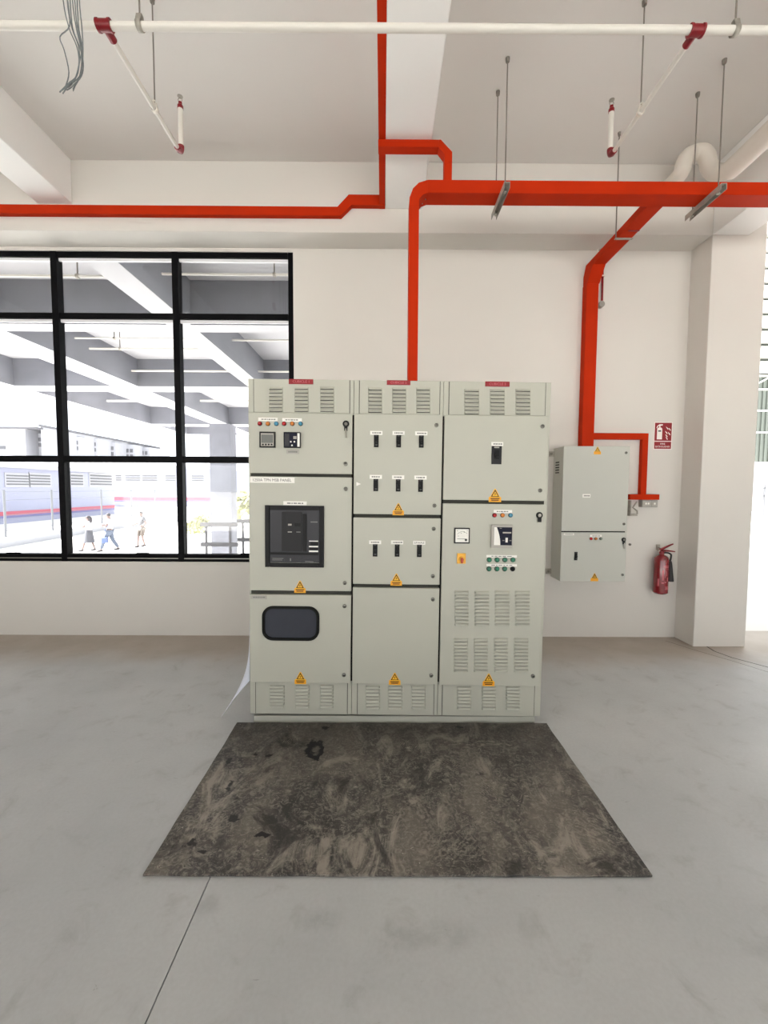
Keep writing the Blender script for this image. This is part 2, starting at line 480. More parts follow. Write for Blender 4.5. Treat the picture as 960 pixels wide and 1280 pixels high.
# cracked screed edges beside the column foot
b = MB()
for pts, w in ((((880, 806), (893, 814), (915, 822), (960, 834)), .012), (((832, 801), (870, 813), (915, 826), (960, 840)), .006)):
    P = [spot_z(x, y, .0006) for x, y in pts]
    P.append(P[-1] + (P[-1] - P[-2]) * 2.0)
    for i in range(len(P) - 1):
        d = (P[i + 1] - P[i]).normalized(); nrm = Vector((-d.y, d.x, 0)) * w / 2
        b.add([P[i] - nrm, P[i] + nrm, P[i + 1] + nrm, P[i + 1] - nrm], [(0, 1, 2, 3)], 'louvre_gap')
struct(b.build('trim_6'), 'thin dark cracks in the floor screed beside the column foot', 'crack')

# ------------------------------------------------------------------ window
win = thing('window_1', (-3.2, WY + .03, WZ0), 'large black aluminium grid window with clear panes', 'window', kind='structure')
FY0, FY1 = WY + .004, WY + .085
mulls = [-5.53, -4.375, -3.205, -2.03, -0.905]
tz = [(WZ0, WZ0 + .075), (1.752, 1.815), (3.15, 3.205), (WZ1 - .05, WZ1)]
for i, x in enumerate(mulls):
    w = .025 if i in (0, 4) else .03
    MB().box(x - w, FY0, WZ0, x + w, FY1, WZ1, 'window_black').build('mullion' if 0 < i < 4 else 'jamb', win, bevel=.002)
for k, (z0, z1) in enumerate(tz):
    for i in range(4):
        MB().box(mulls[i] + .03, FY0 + .006, z0, mulls[i + 1] - .03, FY1, z1, 'window_black').build(('sill_rail', 'transom', 'transom', 'head_rail')[k], win, bevel=.002)
for i in range(4):
    x0, x1 = mulls[i] + .03, mulls[i + 1] - .03
    MB().box(x0, FY0 - .002, WZ0 + .03, x1, FY0 + .012, WZ0 + .037, 'steel').build('sill_track', win)
    for k in range(3):
        z0, z1 = tz[k][1], tz[k + 1][0]
        MB().box(x0, WY + .05, z0, x1, WY + .056, z1, 'window_glass').build('glass_pane', win)
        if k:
            MB().box(x0, WY + .034, z1 - .028, x1, WY + .05, z1, 'window_white').build('white_strip', win)  # white strip below the head rail and the upper transom
for x in (-3.72, -2.42, -1.37):
    MB().box(x - .06, FY0 - .012, WZ0 + .066, x + .06, FY0 + .02, WZ0 + .09, 'window_black').build('window_catch', win, bevel=.003)

# ------------------------------------------------------------------ switchboard
SBROT = R(0.4)
SB0 = Vector((0.0925, 2.95, 0.0))
sb = thing('switchboard', SB0, 'large grey three-section floor-standing electrical switchboard behind the black mat', 'switchboard')
sb.rotation_euler = (0, SBROT, 0)
DF, DB_, BF = 2.53, 2.552, 2.562            # door front, door back, body front
def pp(px, py, Y=DF):
    """photo point on the board's own (slightly leaning) frame"""
    w = spot(px, py, Y) - SB0
    c, s = math.cos(-SBROT), math.sin(-SBROT)
    return Vector((w.x * c + w.z * s + SB0.x, Y, -w.x * s + w.z * c))
XE = [pp(309.5, 600).x - .004, pp(442.5, 520).x, pp(555, 520).x, pp(682, 700).x + .012]
XE[1] = (pp(443, 520).x + pp(438, 850).x) / 2
XE[2] = (pp(554, 520).x + pp(549, 850).x) / 2
ZT = pp(480, 475.5, BF).z
ZD1 = pp(480, 517.5).z
ZD0 = pp(480, 854.5).z
ZP = pp(480, 893.5, BF).z

# plinth stands level on the floor
pl = MB().box(XE[0] + .02, BF + .006, 0.0, XE[3] - .03, 3.28, ZP - .012, 'plinth_grey').build('plinth', sb, loc=SB0, bevel=.003)
pl.rotation_euler = (0, -SBROT, 0)
names = ('left', 'middle', 'right')
louv = {}
def louvre_mesh(w, h, d):
    key = (round(w, 3), round(h, 3), d)
    if key in louv: return louv[key]
    m = MB(); e = .007; hw = w / 2
    # hood pressed out of the sheet, open at the lower edge, rounded ends
    prof = [(0, h / 2), (-d * .62, h * .26), (-d * .95, -h * .05), (-d, -h * .38)]
    vs = []
    for q, (yy, zz) in enumerate(prof):
        k = e * (yy / -d)
        vs += [(-hw + k, yy, zz), (hw - k, yy, zz)]
    vs += [(-hw, 0, -h / 2), (hw, 0, -h / 2)]
    fs = [(2 * q, 2 * q + 1, 2 * q + 3, 2 * q + 2) for q in range(3)]
    fs += [(0, 2, 8), (2, 4, 8), (4, 6, 8), (1, 9, 3), (3, 9, 5), (5, 9, 7)]
    m.add(vs, fs, 'panel_grey')
    m.add([vs[8], vs[9], vs[7], vs[6]], [(0, 1, 2, 3)], 'louvre_gap')
    louv[key] = m.mesh('louvre')
    return louv[key]
def louvres(parent, cols, y0, y1, rows, Y, h, d=.008):
    for (xa, xb) in cols:
        for k in range(rows):
            t = k / (rows - 1); py = y0 + (y1 - y0) * t
            pa = pp(xa, py, Y); pb = pp(xb, py, Y)
            put('louvre', louvre_mesh(pb.x - pa.x - .001, h, d), (pa + pb) / 2 + Vector((0, -.0005, 0)), parent)
TOPL = [([(336, 354), (368, 386), (400, 418)], 485.5, 513), ([(460, 478), (490, 508), (520, 538)], 486.5, 514.3), ([(580, 599), (612, 631), (644, 663)], 488, 516.3)]
BOTL = [([(337, 356), (369, 387), (400, 417)], 857.5, 883), ([(457, 475), (485, 503), (514, 532)], 858.5, 884.5), ([(571, 589), (602, 620), (632, 650)], 859.5, 885)]
VX = [((317.5, 437), (320, 434)), ((449.5, 549.5), (447, 542)), ((561.5, 681.5), (553, 667.5))]
for i in range(3):
    x0, x1 = XE[i], XE[i + 1]
    MB().box(x0 + .0008, BF, ZP, x1 - .0008, 3.30, ZT, 'panel_grey').build('cubicle_body', sb, bevel=.002)
    for (xa, xb), ya, yb, L, nm in ((VX[i][0], ZT - .002, ZD1 + .006, TOPL[i], 'top_vent_panel'), (VX[i][1], ZD0 - .006, ZP + .002, BOTL[i], 'bottom_vent_panel')):
        py = 495 if nm[0] == 't' else 873
        a, c_ = pp(xa, py, BF).x, pp(xb, py, BF).x
        vp = MB().box(a, BF - .004, yb, c_, BF + .01, ya, 'panel_grey').build(nm, sb, bevel=.0015)
        MB().box(a - .0035, BF - .0006, yb, a, BF + .004, ya, 'louvre_gap').build('seam', vp)
        MB().box(c_, BF - .0006, yb, c_ + .0035, BF + .004, ya, 'louvre_gap').build('seam', vp)
        louvres(vp, L[0], L[1], L[2], 7, BF - .004, .0165, .012)
# red number plates along the top edge
for i, (x0, x1, y0, y1) in enumerate(((361, 391.5, 474.2, 480), (483.5, 513, 475.7, 481), (606.5, 637, 477.2, 483))):
    a, c_ = pp(x0, y1, BF - .006), pp(x1, y0, BF - .006)
    m = MB().box(a.x, BF - .009, a.z, c_.x, BF - .004, c_.z, 'plate_red')
    m.text('CUBICLE %d' % (i + 1), (a.x + c_.x) / 2, (a.z + c_.z) / 2, BF - .0095, (c_.x - a.x) * .68, (c_.z - a.z) * .5, 'print_pink')
    m.build('name_plate', sb)

# doors
DOORS = {}
doorspec = {  # name: (column, y top px, y bottom px)
    'a1': (0, 516.5, 592), 'a2': (0, 596, 738.5), 'a3': (0, 743.5, 853.5),
    'b1': (1, 518, 643), 'b2': (1, 647.5, 730.5), 'b3': (1, 735, 855),
    'c1': (2, 519.5, 625.5), 'c2': (2, 630, 857)}
DX = [(XE[0] + .012, XE[1] - .006), (XE[1] + .005, XE[2] - .006), (XE[2] + .005, XE[3] - .022)]
xm = (375, 496, 618)
for k, (c_, y0, y1) in doorspec.items():
    z1 = pp(xm[c_], y0).z; z0 = pp(xm[c_], y1).z
    d = MB().box(DX[c_][0], DF, z0, DX[c_][1], DB_, z1, 'panel_grey').build('door', sb, bevel=.0025)
    DOORS[k] = d
# black gaskets behind the door gaps
for i in (0, 1):
    MB().box(DX[i][1] - .004, DB_ - .002, ZD0 + .006, DX[i + 1][0] + .004, BF + .002, ZD1 - .006, 'gasket_black').build('gasket', sb)
for ka, kb in (('a1', 'a2'), ('a2', 'a3'), ('b1', 'b2'), ('b2', 'b3'), ('c1', 'c2')):
    c_ = doorspec[ka][0]
    za = pp(xm[c_], doorspec[ka][2]).z; zb = pp(xm[c_], doorspec[kb][1]).z
    MB().box(DX[c_][0] + .004, DB_ - .002, zb - .004, DX[c_][1] - .004, BF + .002, za + .004, 'gap_grey').build('gasket', sb)

def lock(door, px, py, Y=DF, f=pp):
    p = f(px, py, Y)
    m = MB().lathe([(.0125, 0), (.0125, -.005), (.009, -.007)], p, 'lock_steel', 14, 'y')
    m.box(p.x - .005, p.y - .0085, p.z - .0018, p.x + .005, p.y - .0068, p.z + .0018, 'gasket_black')
    m.build('lock', door)
def key_lock(door, px, py, Y=DF, f=pp, key=True):
    p = f(px, py, Y)
    m = MB().lathe([(.02, 0), (.02, -.006), (.015, -.008)], p, 'black_plastic', 18, 'y')
    m.lathe([(.010, -.008), (.010, -.012)], p, 'lock_steel', 14, 'y')
    m.box(p.x - .010, p.y - .014, p.z - .042, p.x + .010, p.y - .004, p.z - .012, 'black_plastic')
    if key:
        m.tube([p + Vector((0, -.016, -.03)), p + Vector((.001, -.018, -.05)), p + Vector((.002, -.018, -.085))], .006, 'steel', 6)
    m.build('key_lock', door)
for k, x, y in (('a1', 432, 580), ('a2', 432.3, 611), ('a2', 431, 728.5), ('a3', 430.7, 757.5), ('a3', 430, 843.5), ('b1', 545.5, 531.5), ('b1', 543, 632), ('b2', 542, 661), ('b2', 541, 720), ('b3', 541, 749), ('b3', 539, 844), ('c1', 678, 533), ('c1', 675, 613), ('c2', 666, 845)):
    lock(DOORS[k], x, y)
key_lock(DOORS['a1'], 432.5, 530)
key_lock(DOORS['c2'], 674, 644, key=False)

def plate(door, x0, y0, x1, y1, lines=1, txt=None, m='white_plastic', f=pp, Y=DF, name='name_plate'):
    a, c_ = f(x0, y1, Y), f(x1, y0, Y)
    w, h = c_.x - a.x, c_.z - a.z
    q = MB().box(a.x, Y - .003, a.z, c_.x, Y, c_.z, m)
    cx, cz = (a.x + c_.x) / 2, (a.z + c_.z) / 2
    if txt:
        q.text(txt, cx, cz, Y - .0034, w * .86, h * .52, 'print_dark')
    elif lines:                                # print too small to read in the photo
        rnd = random.Random(int(x0 * 7 + y0)); x = a.x + w * .16
        while x < a.x + w * .8:
            l = w * rnd.uniform(.05, .16)
            q.box(x, Y - .0034, cz - h * .16, x + l, Y - .003, cz + h * .16, 'print_grey'); x += l + w * .03
    q.build(name, door)
def sticker(door, px, y0, y1, Y=DF, f=pp, plain=False):
    t = f(px, y0, Y); bt = f(px, y1, Y)
    h = t.z - bt.z; x = t.x; z = bt.z; w = h * .47; e = .0012
    m = MB()
    m.prism([(x - w, z), (x + w, z), (x + w, z + h * .36), (x + w * .74, z + h * .42), (x + w * .1, z + h), (x - w * .1, z + h), (x - w * .74, z + h * .42), (x - w, z + h * .36)], 'y', Y - e, Y, 'sticker_yellow')
    y = Y - e - .0004
    # outlined triangle with a lightning bolt over a worded band
    def flat(pts, mm, yy=y): m.prism(pts, 'y', yy, yy + .0003, mm)
    T = [(x - w * .68, z + h * .40), (x + w * .68, z + h * .40), (x, z + h * .95)]
    t2 = [(x - w * .46, z + h * .45), (x + w * .46, z + h * .45), (x, z + h * .82)]
    flat(T, 'print_black'); flat(t2, 'sticker_yellow', y - .0004)
    flat([(x + w * .1, z + h * .74), (x - w * .16, z + h * .59), (x, z + h * .6), (x - w * .1, z + h * .47), (x + w * .18, z + h * .63), (x, z + h * .62)], 'print_black', y - .0008)
    flat([(x - w * .92, z + h * .04), (x + w * .92, z + h * .04), (x + w * .92, z + h * .34), (x - w * .92, z + h * .34)], 'sticker_orange')
    if not plain:
        for zz, s in ((.27, .72), (.14, .6)):
            flat([(x - w * s, z + h * (zz - .035)), (x + w * s, z + h * (zz - .035)), (x + w * s, z + h * (zz + .035)), (x - w * s, z + h * (zz + .035))], 'print_black', y - .0004)
    m.build('warning_sticker', door)
for k, x, y0, y1 in (('a2', 375, 726, 741), ('a3', 375.5, 840, 855), ('b1', 498, 629, 644), ('b2', 495.5, 717, 732), ('b3', 493.5, 841, 856), ('c1', 619, 611, 627.5), ('c2', 611, 842, 857.5)):
    sticker(DOORS[k], x, y0, y1)
def lamp(door, px, py, m, r=.0125, f=pp, Y=DF, name='indicator_lamp'):
    p = f(px, py, Y)
    q = MB().lathe([(r * 1.12, 0), (r * 1.12, -.004), (r, -.006)], p, 'dark_plastic', 16, 'y')
    q.lathe([(r * .95, -.006), (r * .9, -.012), (r * .6, -.016), (r * .2, -.0175)], p, m, 16, 'y')
    q.build(name, door)
for x, c_ in ((325, 'lamp_red'), (335, 'lamp_amber'), (345.5, 'lamp_blue'), (355.3, 'lamp_red'), (365.5, 'lamp_amber'), (375.8, 'lamp_blue')):
    lamp(DOORS['a1'], x, 529.7, c_)
plate(DOORS['a1'], 323, 522.3, 347, 526.3); plate(DOORS['a1'], 353, 523, 377.3, 527)
for x, c_ in ((618, 'lamp_red'), (628, 'lamp_amber'), (638, 'lamp_blue')): lamp(DOORS['c2'], x, 644, c_)
plate(DOORS['c2'], 617, 637.5, 640, 641.3)
# power meter with four keys
def rect(m, f, Y, x0, y0, x1, y1, ya, yb, mm):
    a, c_ = f(x0, y1, Y), f(x1, y0, Y)
    m.box(a.x, Y - yb, a.z, c_.x, Y - ya, c_.z, mm); return a, c_
m = MB(); rect(m, pp, DF, 325, 540, 344.5, 559.5, 0, .012, 'black_plastic'); rect(m, pp, DF, 326.8, 542, 342.8, 557.8, .012, .0135, 'bezel_grey')
rect(m, pp, DF, 327.5, 543.8, 342, 553.8, .0135, .0145, 'screen_grey')
for i in range(4): rect(m, pp, DF, 328.4 + i * 3.6, 555, 330.6 + i * 3.6, 557, .0135, .016, 'dark_plastic')
m.build('power_meter', DOORS['a1'], bevel=.001)
m = MB(); rect(m, pp, DF, 356, 541, 376, 560, 0, .03, 'black_plastic'); rect(m, pp, DF, 356.8, 542.2, 372.5, 558.8, .03, .031, 'navy')
rect(m, pp, DF, 373, 542.4, 375.8, 559, .03, .0315, 'white_plastic'); rect(m, pp, DF, 368, 546, 372, 549.5, .031, .0318, 'bezel_grey')
for x, y in ((364, 552), (368.5, 552), (365.5, 556.5)): rect(m, pp, DF, x, y, x + 1.8, y + 1.8, .031, .0325, 'white_plastic')
rect(m, pp, DF, 357.5, 543, 363, 558, .031, .0315, 'charcoal')
m.build('protection_relay', DOORS['a1'], bevel=.001)
plate(DOORS['a1'], 358, 562.3, 374, 567.5, m='bezel_grey')
# air circuit breaker behind its black window frame
plate(DOORS['a2'], 312.6, 596.8, 368.3, 603.3, txt='1250A TPN MSB PANEL')
plate(DOORS['a2'], 354.3, 626.8, 383.5, 631.3)
m = MB(); a, c_ = pp(332, 708.3), pp(405.3, 632.3)
fw = .028
x0, z0, x1, z1 = a.x, a.z, c_.x, c_.z
m.box(x0, DF - .014, z0, x0 + fw, DF, z1, 'black_plastic'); m.box(x1 - fw, DF - .014, z0, x1, DF, z1, 'black_plastic')
m.box(x0 + fw, DF - .014, z1 - fw, x1 - fw, DF, z1, 'black_plastic'); m.box(x0 + fw, DF - .014, z0, x1 - fw, DF, z0 + fw * .9, 'black_plastic')
m.build('breaker_frame', DOORS['a2'], bevel=.002)
m = MB(); m.box(x0 + fw, DF - .004, z0 + fw, x1 - fw, DF - .0005, z1 - fw, 'charcoal')
def r2(u0, v0, u1, v1, yb, mm):              # fractions of the breaker face, v downwards
    W_, H_ = x1 - x0, z1 - z0
    m.box(x0 + u0 * W_, DF - yb, z1 - v1 * H_, x0 + u1 * W_, DF - .004, z1 - v0 * H_, mm)
r2(.64, .13, .705, .74, .010, 'black_plastic'); r2(.28, .1, .63, .74, .007, 'dark_plastic')
r2(.09, .76, .91, .80, .008, 'black_plastic')
r2(.39, .295, .45, .325, .0085, 'bezel_grey'); r2(.5, .285, .6, .335, .0085, 'black_plastic')
r2(.385, .42, .455, .435, .0085, 'bezel_grey'); r2(.53, .42, .6, .435, .0085, 'print_grey')
r2(.77, .255, .89, .27, .006, 'print_grey')
r2(.745, .565, .9, .58, .006, 'white_plastic'); r2(.745, .65, .9, .672, .006, 'white_plastic'); r2(.745, .725, .9, .75, .006, 'white_plastic')
r2(.77, .585, .9, .645, .005, 'black_plastic'); r2(.75, .68, .9, .72, .005, 'black_plastic')
r2(.1, .84, .33, .915, .007, 'charcoal'); r2(.37, .84, .6, .915, .007, 'charcoal'); r2(.65, .85, .88, .905, .007, 'charcoal')
r2(.12, .855, .31, .865, .0075, 'print_grey'); r2(.12, .88, .29, .89, .0075, 'print_grey'); r2(.42, .855, .44, .9, .0075, 'print_grey'); r2(.68, .9, .82, .91, .0075, 'print_grey')
m.build('air_circuit_breaker', DOORS['a2'])
# oval viewing window
plate(DOORS['a3'], 313.3, 744.3, 333.3, 748.6, m='bezel_grey')
def rrect(cx, cz, w, h, r, n=6):
    P = []
    for sx, sz, a0 in ((1, 1, 0), (-1, 1, 90), (-1, -1, 180), (1, -1, 270)):
        for i in range(n + 1):
            t = R(a0 + 90 * i / n)
            P.append((cx + sx * (w / 2 - r) + r * math.cos(t), cz + sz * (h / 2 - r) + r * math.sin(t)))
    return P
a, c_ = pp(328, 800), pp(399.3, 758)
cx, cz, w, h = (a.x + c_.x) / 2, (a.z + c_.z) / 2, c_.x - a.x, c_.z - a.z
m = MB(); o_ = rrect(cx, cz, w, h, .065); i_ = rrect(cx, cz, w - .034, h - .034, .05); n = len(o_)
for yy in (0,):
    vs = [(x, DF, z) for x, z in o_] + [(x, DF - .009, z) for x, z in o_] + [(x, DF - .009, z) for x, z in i_] + [(x, DF, z) for x, z in i_]
    fs = []
    for ring in range(3):
        for i in range(n):
            j = (i + 1) % n
            fs.append((ring * n + i, ring * n + j, ring * n + n + j, ring * n + n + i))
    m.add(vs, fs, 'gasket_black')
m.build('window_gasket', DOORS['a3'])
MB().prism(i_, 'y', DF - .003, DF - .0002, 'smoked_glass').build('viewing_pane', DOORS['a3'])
# moulded-case breakers
def breaker(door, px, py, hw=3.0, hh=7.6, f=pp, Y=DF, big=False):
    m = MB()
    rect(m, f, Y, px - hw, py - hh, px + hw, py + hh, 0, .008, 'dark_plastic' if big else 'black_plastic')
    rect(m, f, Y, px - hw * .5, py - hh * .55, px + hw * .5, py + hh * (.45 if big else .3), .008, .010, 'black_plastic')
    rect(m, f, Y, px - hw * .33, py - hh * .15, px + hw * .33, py + hh * .22, .008, .03, 'black_plastic')
    rect(m, f, Y, px - hw * .5, py - hh * .92, px + hw * .5, py - hh * .78, .008, .0085, 'bezel_grey' if big else 'print_dark')
    if not big: rect(m, f, Y, px - hw * .4, py + hh * .55, px + hw * .5, py + hh * .75, .008, .0085, 'print_dark')
    m.build('breaker', door, bevel=.001)
for x, y in ((470.4, 551.4), (498.3, 551.6), (526.6, 552)):
    breaker(DOORS['b1'], x, y); plate(DOORS['b1'], x - 7.7, y - 12.6, x + 7.7, y - 7.9)
for x, y in ((469.8, 606.3), (497.7, 606.8), (525.6, 607.2)):
    breaker(DOORS['b1'], x, y); plate(DOORS['b1'], x - 7.7, y - 12.6, x + 7.7, y - 7.9)
for i, (x, y) in enumerate(((468.9, 687.8), (496.4, 688), (524, 688.5))):
    breaker(DOORS['b2'], x, y); plate(DOORS['b2'], x - 7.6, y - 12.3, x + 7.6, y - 7.8, txt='SPARE' if i == 2 else None)
breaker(DOORS['c1'], 620.5, 569, 6.4, 11.3, big=True); plate(DOORS['c1'], 614, 552.7, 629, 557.5)
# paper arrow on the middle section's upper door
p = pp(446.3, 605)
MB().prism([(p.x - .004, p.z - .012), (p.x + .024, p.z), (p.x - .004, p.z + .012)], 'y', DF - .0012, DF, 'white_plastic').build('paper_arrow', DOORS['b1'])
# ammeter, capacitor controller, rotary switch, step buttons
m = MB(); rect(m, pp, DF, 567.3, 659.8, 587, 679, 0, .012, 'dark_plastic'); a, c_ = rect(m, pp, DF, 568.8, 661.3, 585.5, 677.4, .012, .013, 'white_plastic')
w, h = c_.x - a.x, c_.z - a.z
m.tube([Vector((a.x + w * (.12 + .76 * t), DF - .0135, a.z + h * (.55 + .28 * math.sin(math.pi * t * .8 + .2)))) for t in [i / 7 for i in range(8)]], .0009, 'print_dark', 4)
m.box(a.x + w * .12, DF - .0138, a.z + h * .24, a.x + w * .75, DF - .013, a.z + h * .27, 'print_dark')
m.lathe([(.008, -.013), (.007, -.016)], Vector((a.x + w * .8, DF, a.z + h * .18)), 'print_dark', 10, 'y')
for u, v in ((.1, .85), (.4, .66), (.62, .75), (.85, .86), (.18, .45)): m.box(a.x + w * u, DF - .0138, a.z + h * v, a.x + w * (u + .06), DF - .013, a.z + h * (v + .05), 'print_grey')
m.build('ammeter', DOORS['c2'], bevel=.001)
m = MB(); rect(m, pp, DF, 613, 656, 640, 684.3, 0, .02, 'bezel_grey'); a, c_ = rect(m, pp, DF, 616, 658.8, 639, 680.8, .02, .022, 'navy')
w, h = c_.x - a.x, c_.z - a.z
arc = [(a.x, a.z), (a.x + w * .36, a.z)] + [(a.x + w * (.36 - .22 * (i / 6) ** 2), a.z + h * i / 6) for i in range(1, 7)] + [(a.x, a.z + h)]
m.prism(arc, 'y', DF - .0232, DF - .022, 'white_plastic')
m.box(a.x + w * .48, DF - .0235, a.z + h * .66, a.x + w * .95, DF - .022, a.z + h * .74, 'bezel_grey')
m.box(a.x + w * .64, DF - .026, a.z + h * .16, a.x + w * .76, DF - .022, a.z + h * .42, 'white_plastic')
for u, v in ((.47, .27), (.86, .27), (.3, .95)): m.box(a.x + w * u, DF - .0235, a.z + h * (v - .03), a.x + w * (u + .12), DF - .022, a.z + h * (v + .02), 'print_grey')
m.build('power_factor_controller', DOORS['c2'], bevel=.001)
m = MB(); rect(m, pp, DF, 571, 691.6, 582, 704.3, 0, .008, 'switch_yellow')
p = pp(576.6, 698.6); m.lathe([(.017, -.008), (.016, -.018)], p, 'switch_yellow', 16, 'y')
m.prism([(p.x - .009, p.z + .004), (p.x, p.z + .013), (p.x + .009, p.z + .004), (p.x + .005, p.z - .022), (p.x - .005, p.z - .022)], 'y', DF - .032, DF - .018, 'switch_red')
m.build('rotary_switch', DOORS['c2'], bevel=.001)
plate(DOORS['c2'], 608, 694, 646, 696.6, m='white_plastic'); plate(DOORS['c2'], 608, 705.2, 646, 707.8)
for i, x in enumerate((611.5, 621.2, 631, 641)): lamp(DOORS['c2'], x, 699.7, 'lamp_green', .014, name='step_lamp')
for i, x in enumerate((611.2, 621, 630.7, 640.6)): lamp(DOORS['c2'], x, 711, 'black_plastic' if i == 3 else 'lamp_green', .014, name='push_button' if i == 3 else 'step_lamp')
# vent slots in the tall right door
louvres(DOORS['c2'], [(568, 586), (593, 611.7), (618.3, 637), (643.3, 662.3)], 740, 780.5, 10, DF, .015, .012)
louvres(DOORS['c2'], [(567, 585), (592, 610), (617.3, 635), (642.3, 660.5)], 799, 838, 10, DF, .015, .012)

# protective film peeling off the board's left side
A, B_, T = Vector((XE[0] - .006, 2.60, .66)), Vector((XE[0] - .006, 2.58, .27)), spot_z(276, 897, .004)
N1, N2 = 14, 8; vs = []
for i in range(N1 + 1):
    u = i / N1
    for j in range(N2 + 1):
        v = j / N2
        q = A.lerp(B_, v) * (1 - u) + T * u
        s = math.sin(math.pi * u)
        q.x += s * .055 * (1 - v) - s * .01 * v; q.y += s * .05 * math.sin(v * 3 + u * 2); q.z += s * (-.05 * (1 - v))
        q.x = min(q.x, XE[0] - .004)
        q.z = max(q.z, .003)
        vs.append(q)
fs = [(i * (N2 + 1) + j, i * (N2 + 1) + j + 1, (i + 1) * (N2 + 1) + j + 1, (i + 1) * (N2 + 1) + j) for i in range(N1) for j in range(N2)]
o = MB().add(vs, fs, 'film').build('plastic_film')
sm = o.modifiers.new('thickness', 'SOLIDIFY'); sm.thickness = .0012
tag(o, 'pale translucent protective film peeling off the left foot of the grey switchboard', 'plastic film')

# ------------------------------------------------------------------ rubber mat
MX0, MX1, MY0, MY1 = -.918, 1.052, 1.515, 2.552
NX, NY = 80, 24; m = MB(); vs = []; th = .008
mc = Vector(((MX0 + MX1) / 2, (MY0 + MY1) / 2, 0))
def mat_pt(i, j, top):
    u, v = i / NX, j / NY
    x = MX0 + (MX1 - MX0) * u; y = MY0 + (MY1 - MY0) * v
    x += .004 * noise.noise((v * 6, 3, 0)) * (1 if i in (0, NX) else 0)
    z = .0015 + .0022 * noise.noise((u * 7, v * 4, 1)) * (1 if 0 < j < NY else .3) + .0015
    if j > NY - 2: z += .006 * (.5 + .5 * noise.noise((u * 11, 5, 2)))
    if j == NY: y -= .006 * (.5 + .5 * noise.noise((u * 9, 8, 2)))
    if j == 0: y += .003 * noise.noise((u * 14, 1, 4))
    return (x, y, z + (th if top else 0))
for top in (0, 1):
    for j in range(NY + 1):
        for i in range(NX + 1): vs.append(mat_pt(i, j, top))
S = NX + 1; K = S * (NY + 1); fs = []
for j in range(NY):
    for i in range(NX):
        a = j * S + i
        fs.append((K + a, K + a + 1, K + a + S + 1, K + a + S)); fs.append((a, a + S, a + S + 1, a + 1))
for i in range(NX):
    fs.append((i, i + 1, K + i + 1, K + i)); a = NY * S + i; fs.append((a + 1, a, K + a, K + a + 1))
for j in range(NY):
    a = j * S; fs.append((a + S, a, K + a, K + a + S)); a = j * S + NX; fs.append((a, a + S, K + a + S, K + a))
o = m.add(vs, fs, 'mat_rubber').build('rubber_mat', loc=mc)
tag(o, 'black rubber floor mat covered in pale dusty prints before the switchboard', 'mat')

# ------------------------------------------------------------------ orange cable trunking
def boxp(name, parent, x0, y0, z0, x1, y1, z1, m='trunk_orange', bevel=.002):
    return MB().box(x0, y0, z0, x1, y1, z1, m).build(name, parent, bevel=bevel)
OR = 'trunk_orange'
t = thing('main_trunking', (.21, 3.1, 2.15), 'thick orange cable trunking dropping into the top of the switchboard', 'cable trunking')
Y0, Y1, Z0, Z1 = 3.04, 3.17, 3.594, 3.682
boxp('horizontal_run', t, .31, Y0, Z0, 6.5, Y1, Z1)
pts = [(.31, Z1), (.245, Z1 - .02), (.205, Z1 - .058), (.181, Z1 - .12), (.181, 3.50), (.249, 3.50), (.249, 3.548), (.275, 3.58), (.31, Z0)]
MB().prism(pts, 'y', Y0, Y1, OR).build('elbow', t, bevel=.002)
boxp('riser', t, .181, Y0, ZT + .001, .249, Y1, 3.50)
for i, x in enumerate((.318, .298)):
    for z in (3.606, 3.622) if i == 0 else (3.596,): MB().lathe([(.004, 0), (.004, -.003)], Vector((x - .02, Y0 + .05 + .03 * i, z - .026)), 'steel', 8, 'y').build('bolt', t)

t = thing('ceiling_trunking', (-.015, 2.0, 4.03), 'slim orange trunking along the middle ceiling beam and over the window', 'cable trunking')
boxp('beam_run', t, -.042, YB + .1, 4.032, .0098, BY, 4.12)
boxp('window_run', t, XL, BY - .05, 3.936, -.405, BY - .0005, 4.013)
MB().prism([(-.405, 3.936), (-.385, 3.936), (-.29, 4.028), (-.042, 4.028), (-.042, 4.118), (-.315, 4.118), (-.415, 4.013), (-.405, 4.013)], 'y', BY - .05, BY - .0005, OR).build('offset_bend', t, bevel=.001)
boxp('corner_piece', t, -.042, BY - .051, 4.026, .0098, BY - .0005, 4.12)
yb = 3.135
boxp('cross_branch', t, -.044, yb, 3.978, .395, yb + .072, 4.0295)
d0, d1 = spot(555.5, 215, yb).x, spot(565, 215, yb).x
MB().prism([(.395, 4.0295), (.41, 4.0295), (d1, 3.945), (d1, 3.87), (d0, 3.87), (d0, 3.925), (.395, 3.978)], 'y', yb, yb + .072, OR).build('branch_elbow', t, bevel=.001)
boxp('branch_drop', t, d0, yb, Z1 - .004, d1, yb + .072, 3.87)

t = thing('wall_trunking', (2.0, 4.09, 1.908), 'orange trunking running back from the main run and down to the wall cabinet', 'cable trunking')
xa, xb = 1.945, 2.062
MB().prism([(Y1 - .01, Z0), (3.95, Z0), (3.95, Z0 + .06), (Y1 - .01, Z0 + .06)], 'x', xa, xb, OR).build('ceiling_run', t, bevel=.001)
MB().prism([(3.95, Z0), (4.05, 3.47), (WY - .001, 3.47), (WY - .001, 3.56), (4.09, Z0 + .06), (3.95, Z0 + .06)], 'x', xa, xb, OR).build('elbow', t, bevel=.001)
boxp('wall_drop', t, xa - .004, 4.05, 1.91, xb - .006, WY - .0005, 3.47)
p = spot(782, 299, 3.45); boxp('coupler', t, xa + .03, p.y - .006, Z0 - .004, xb + .002, p.y + .006, Z0, 'fitting_red', .0005)

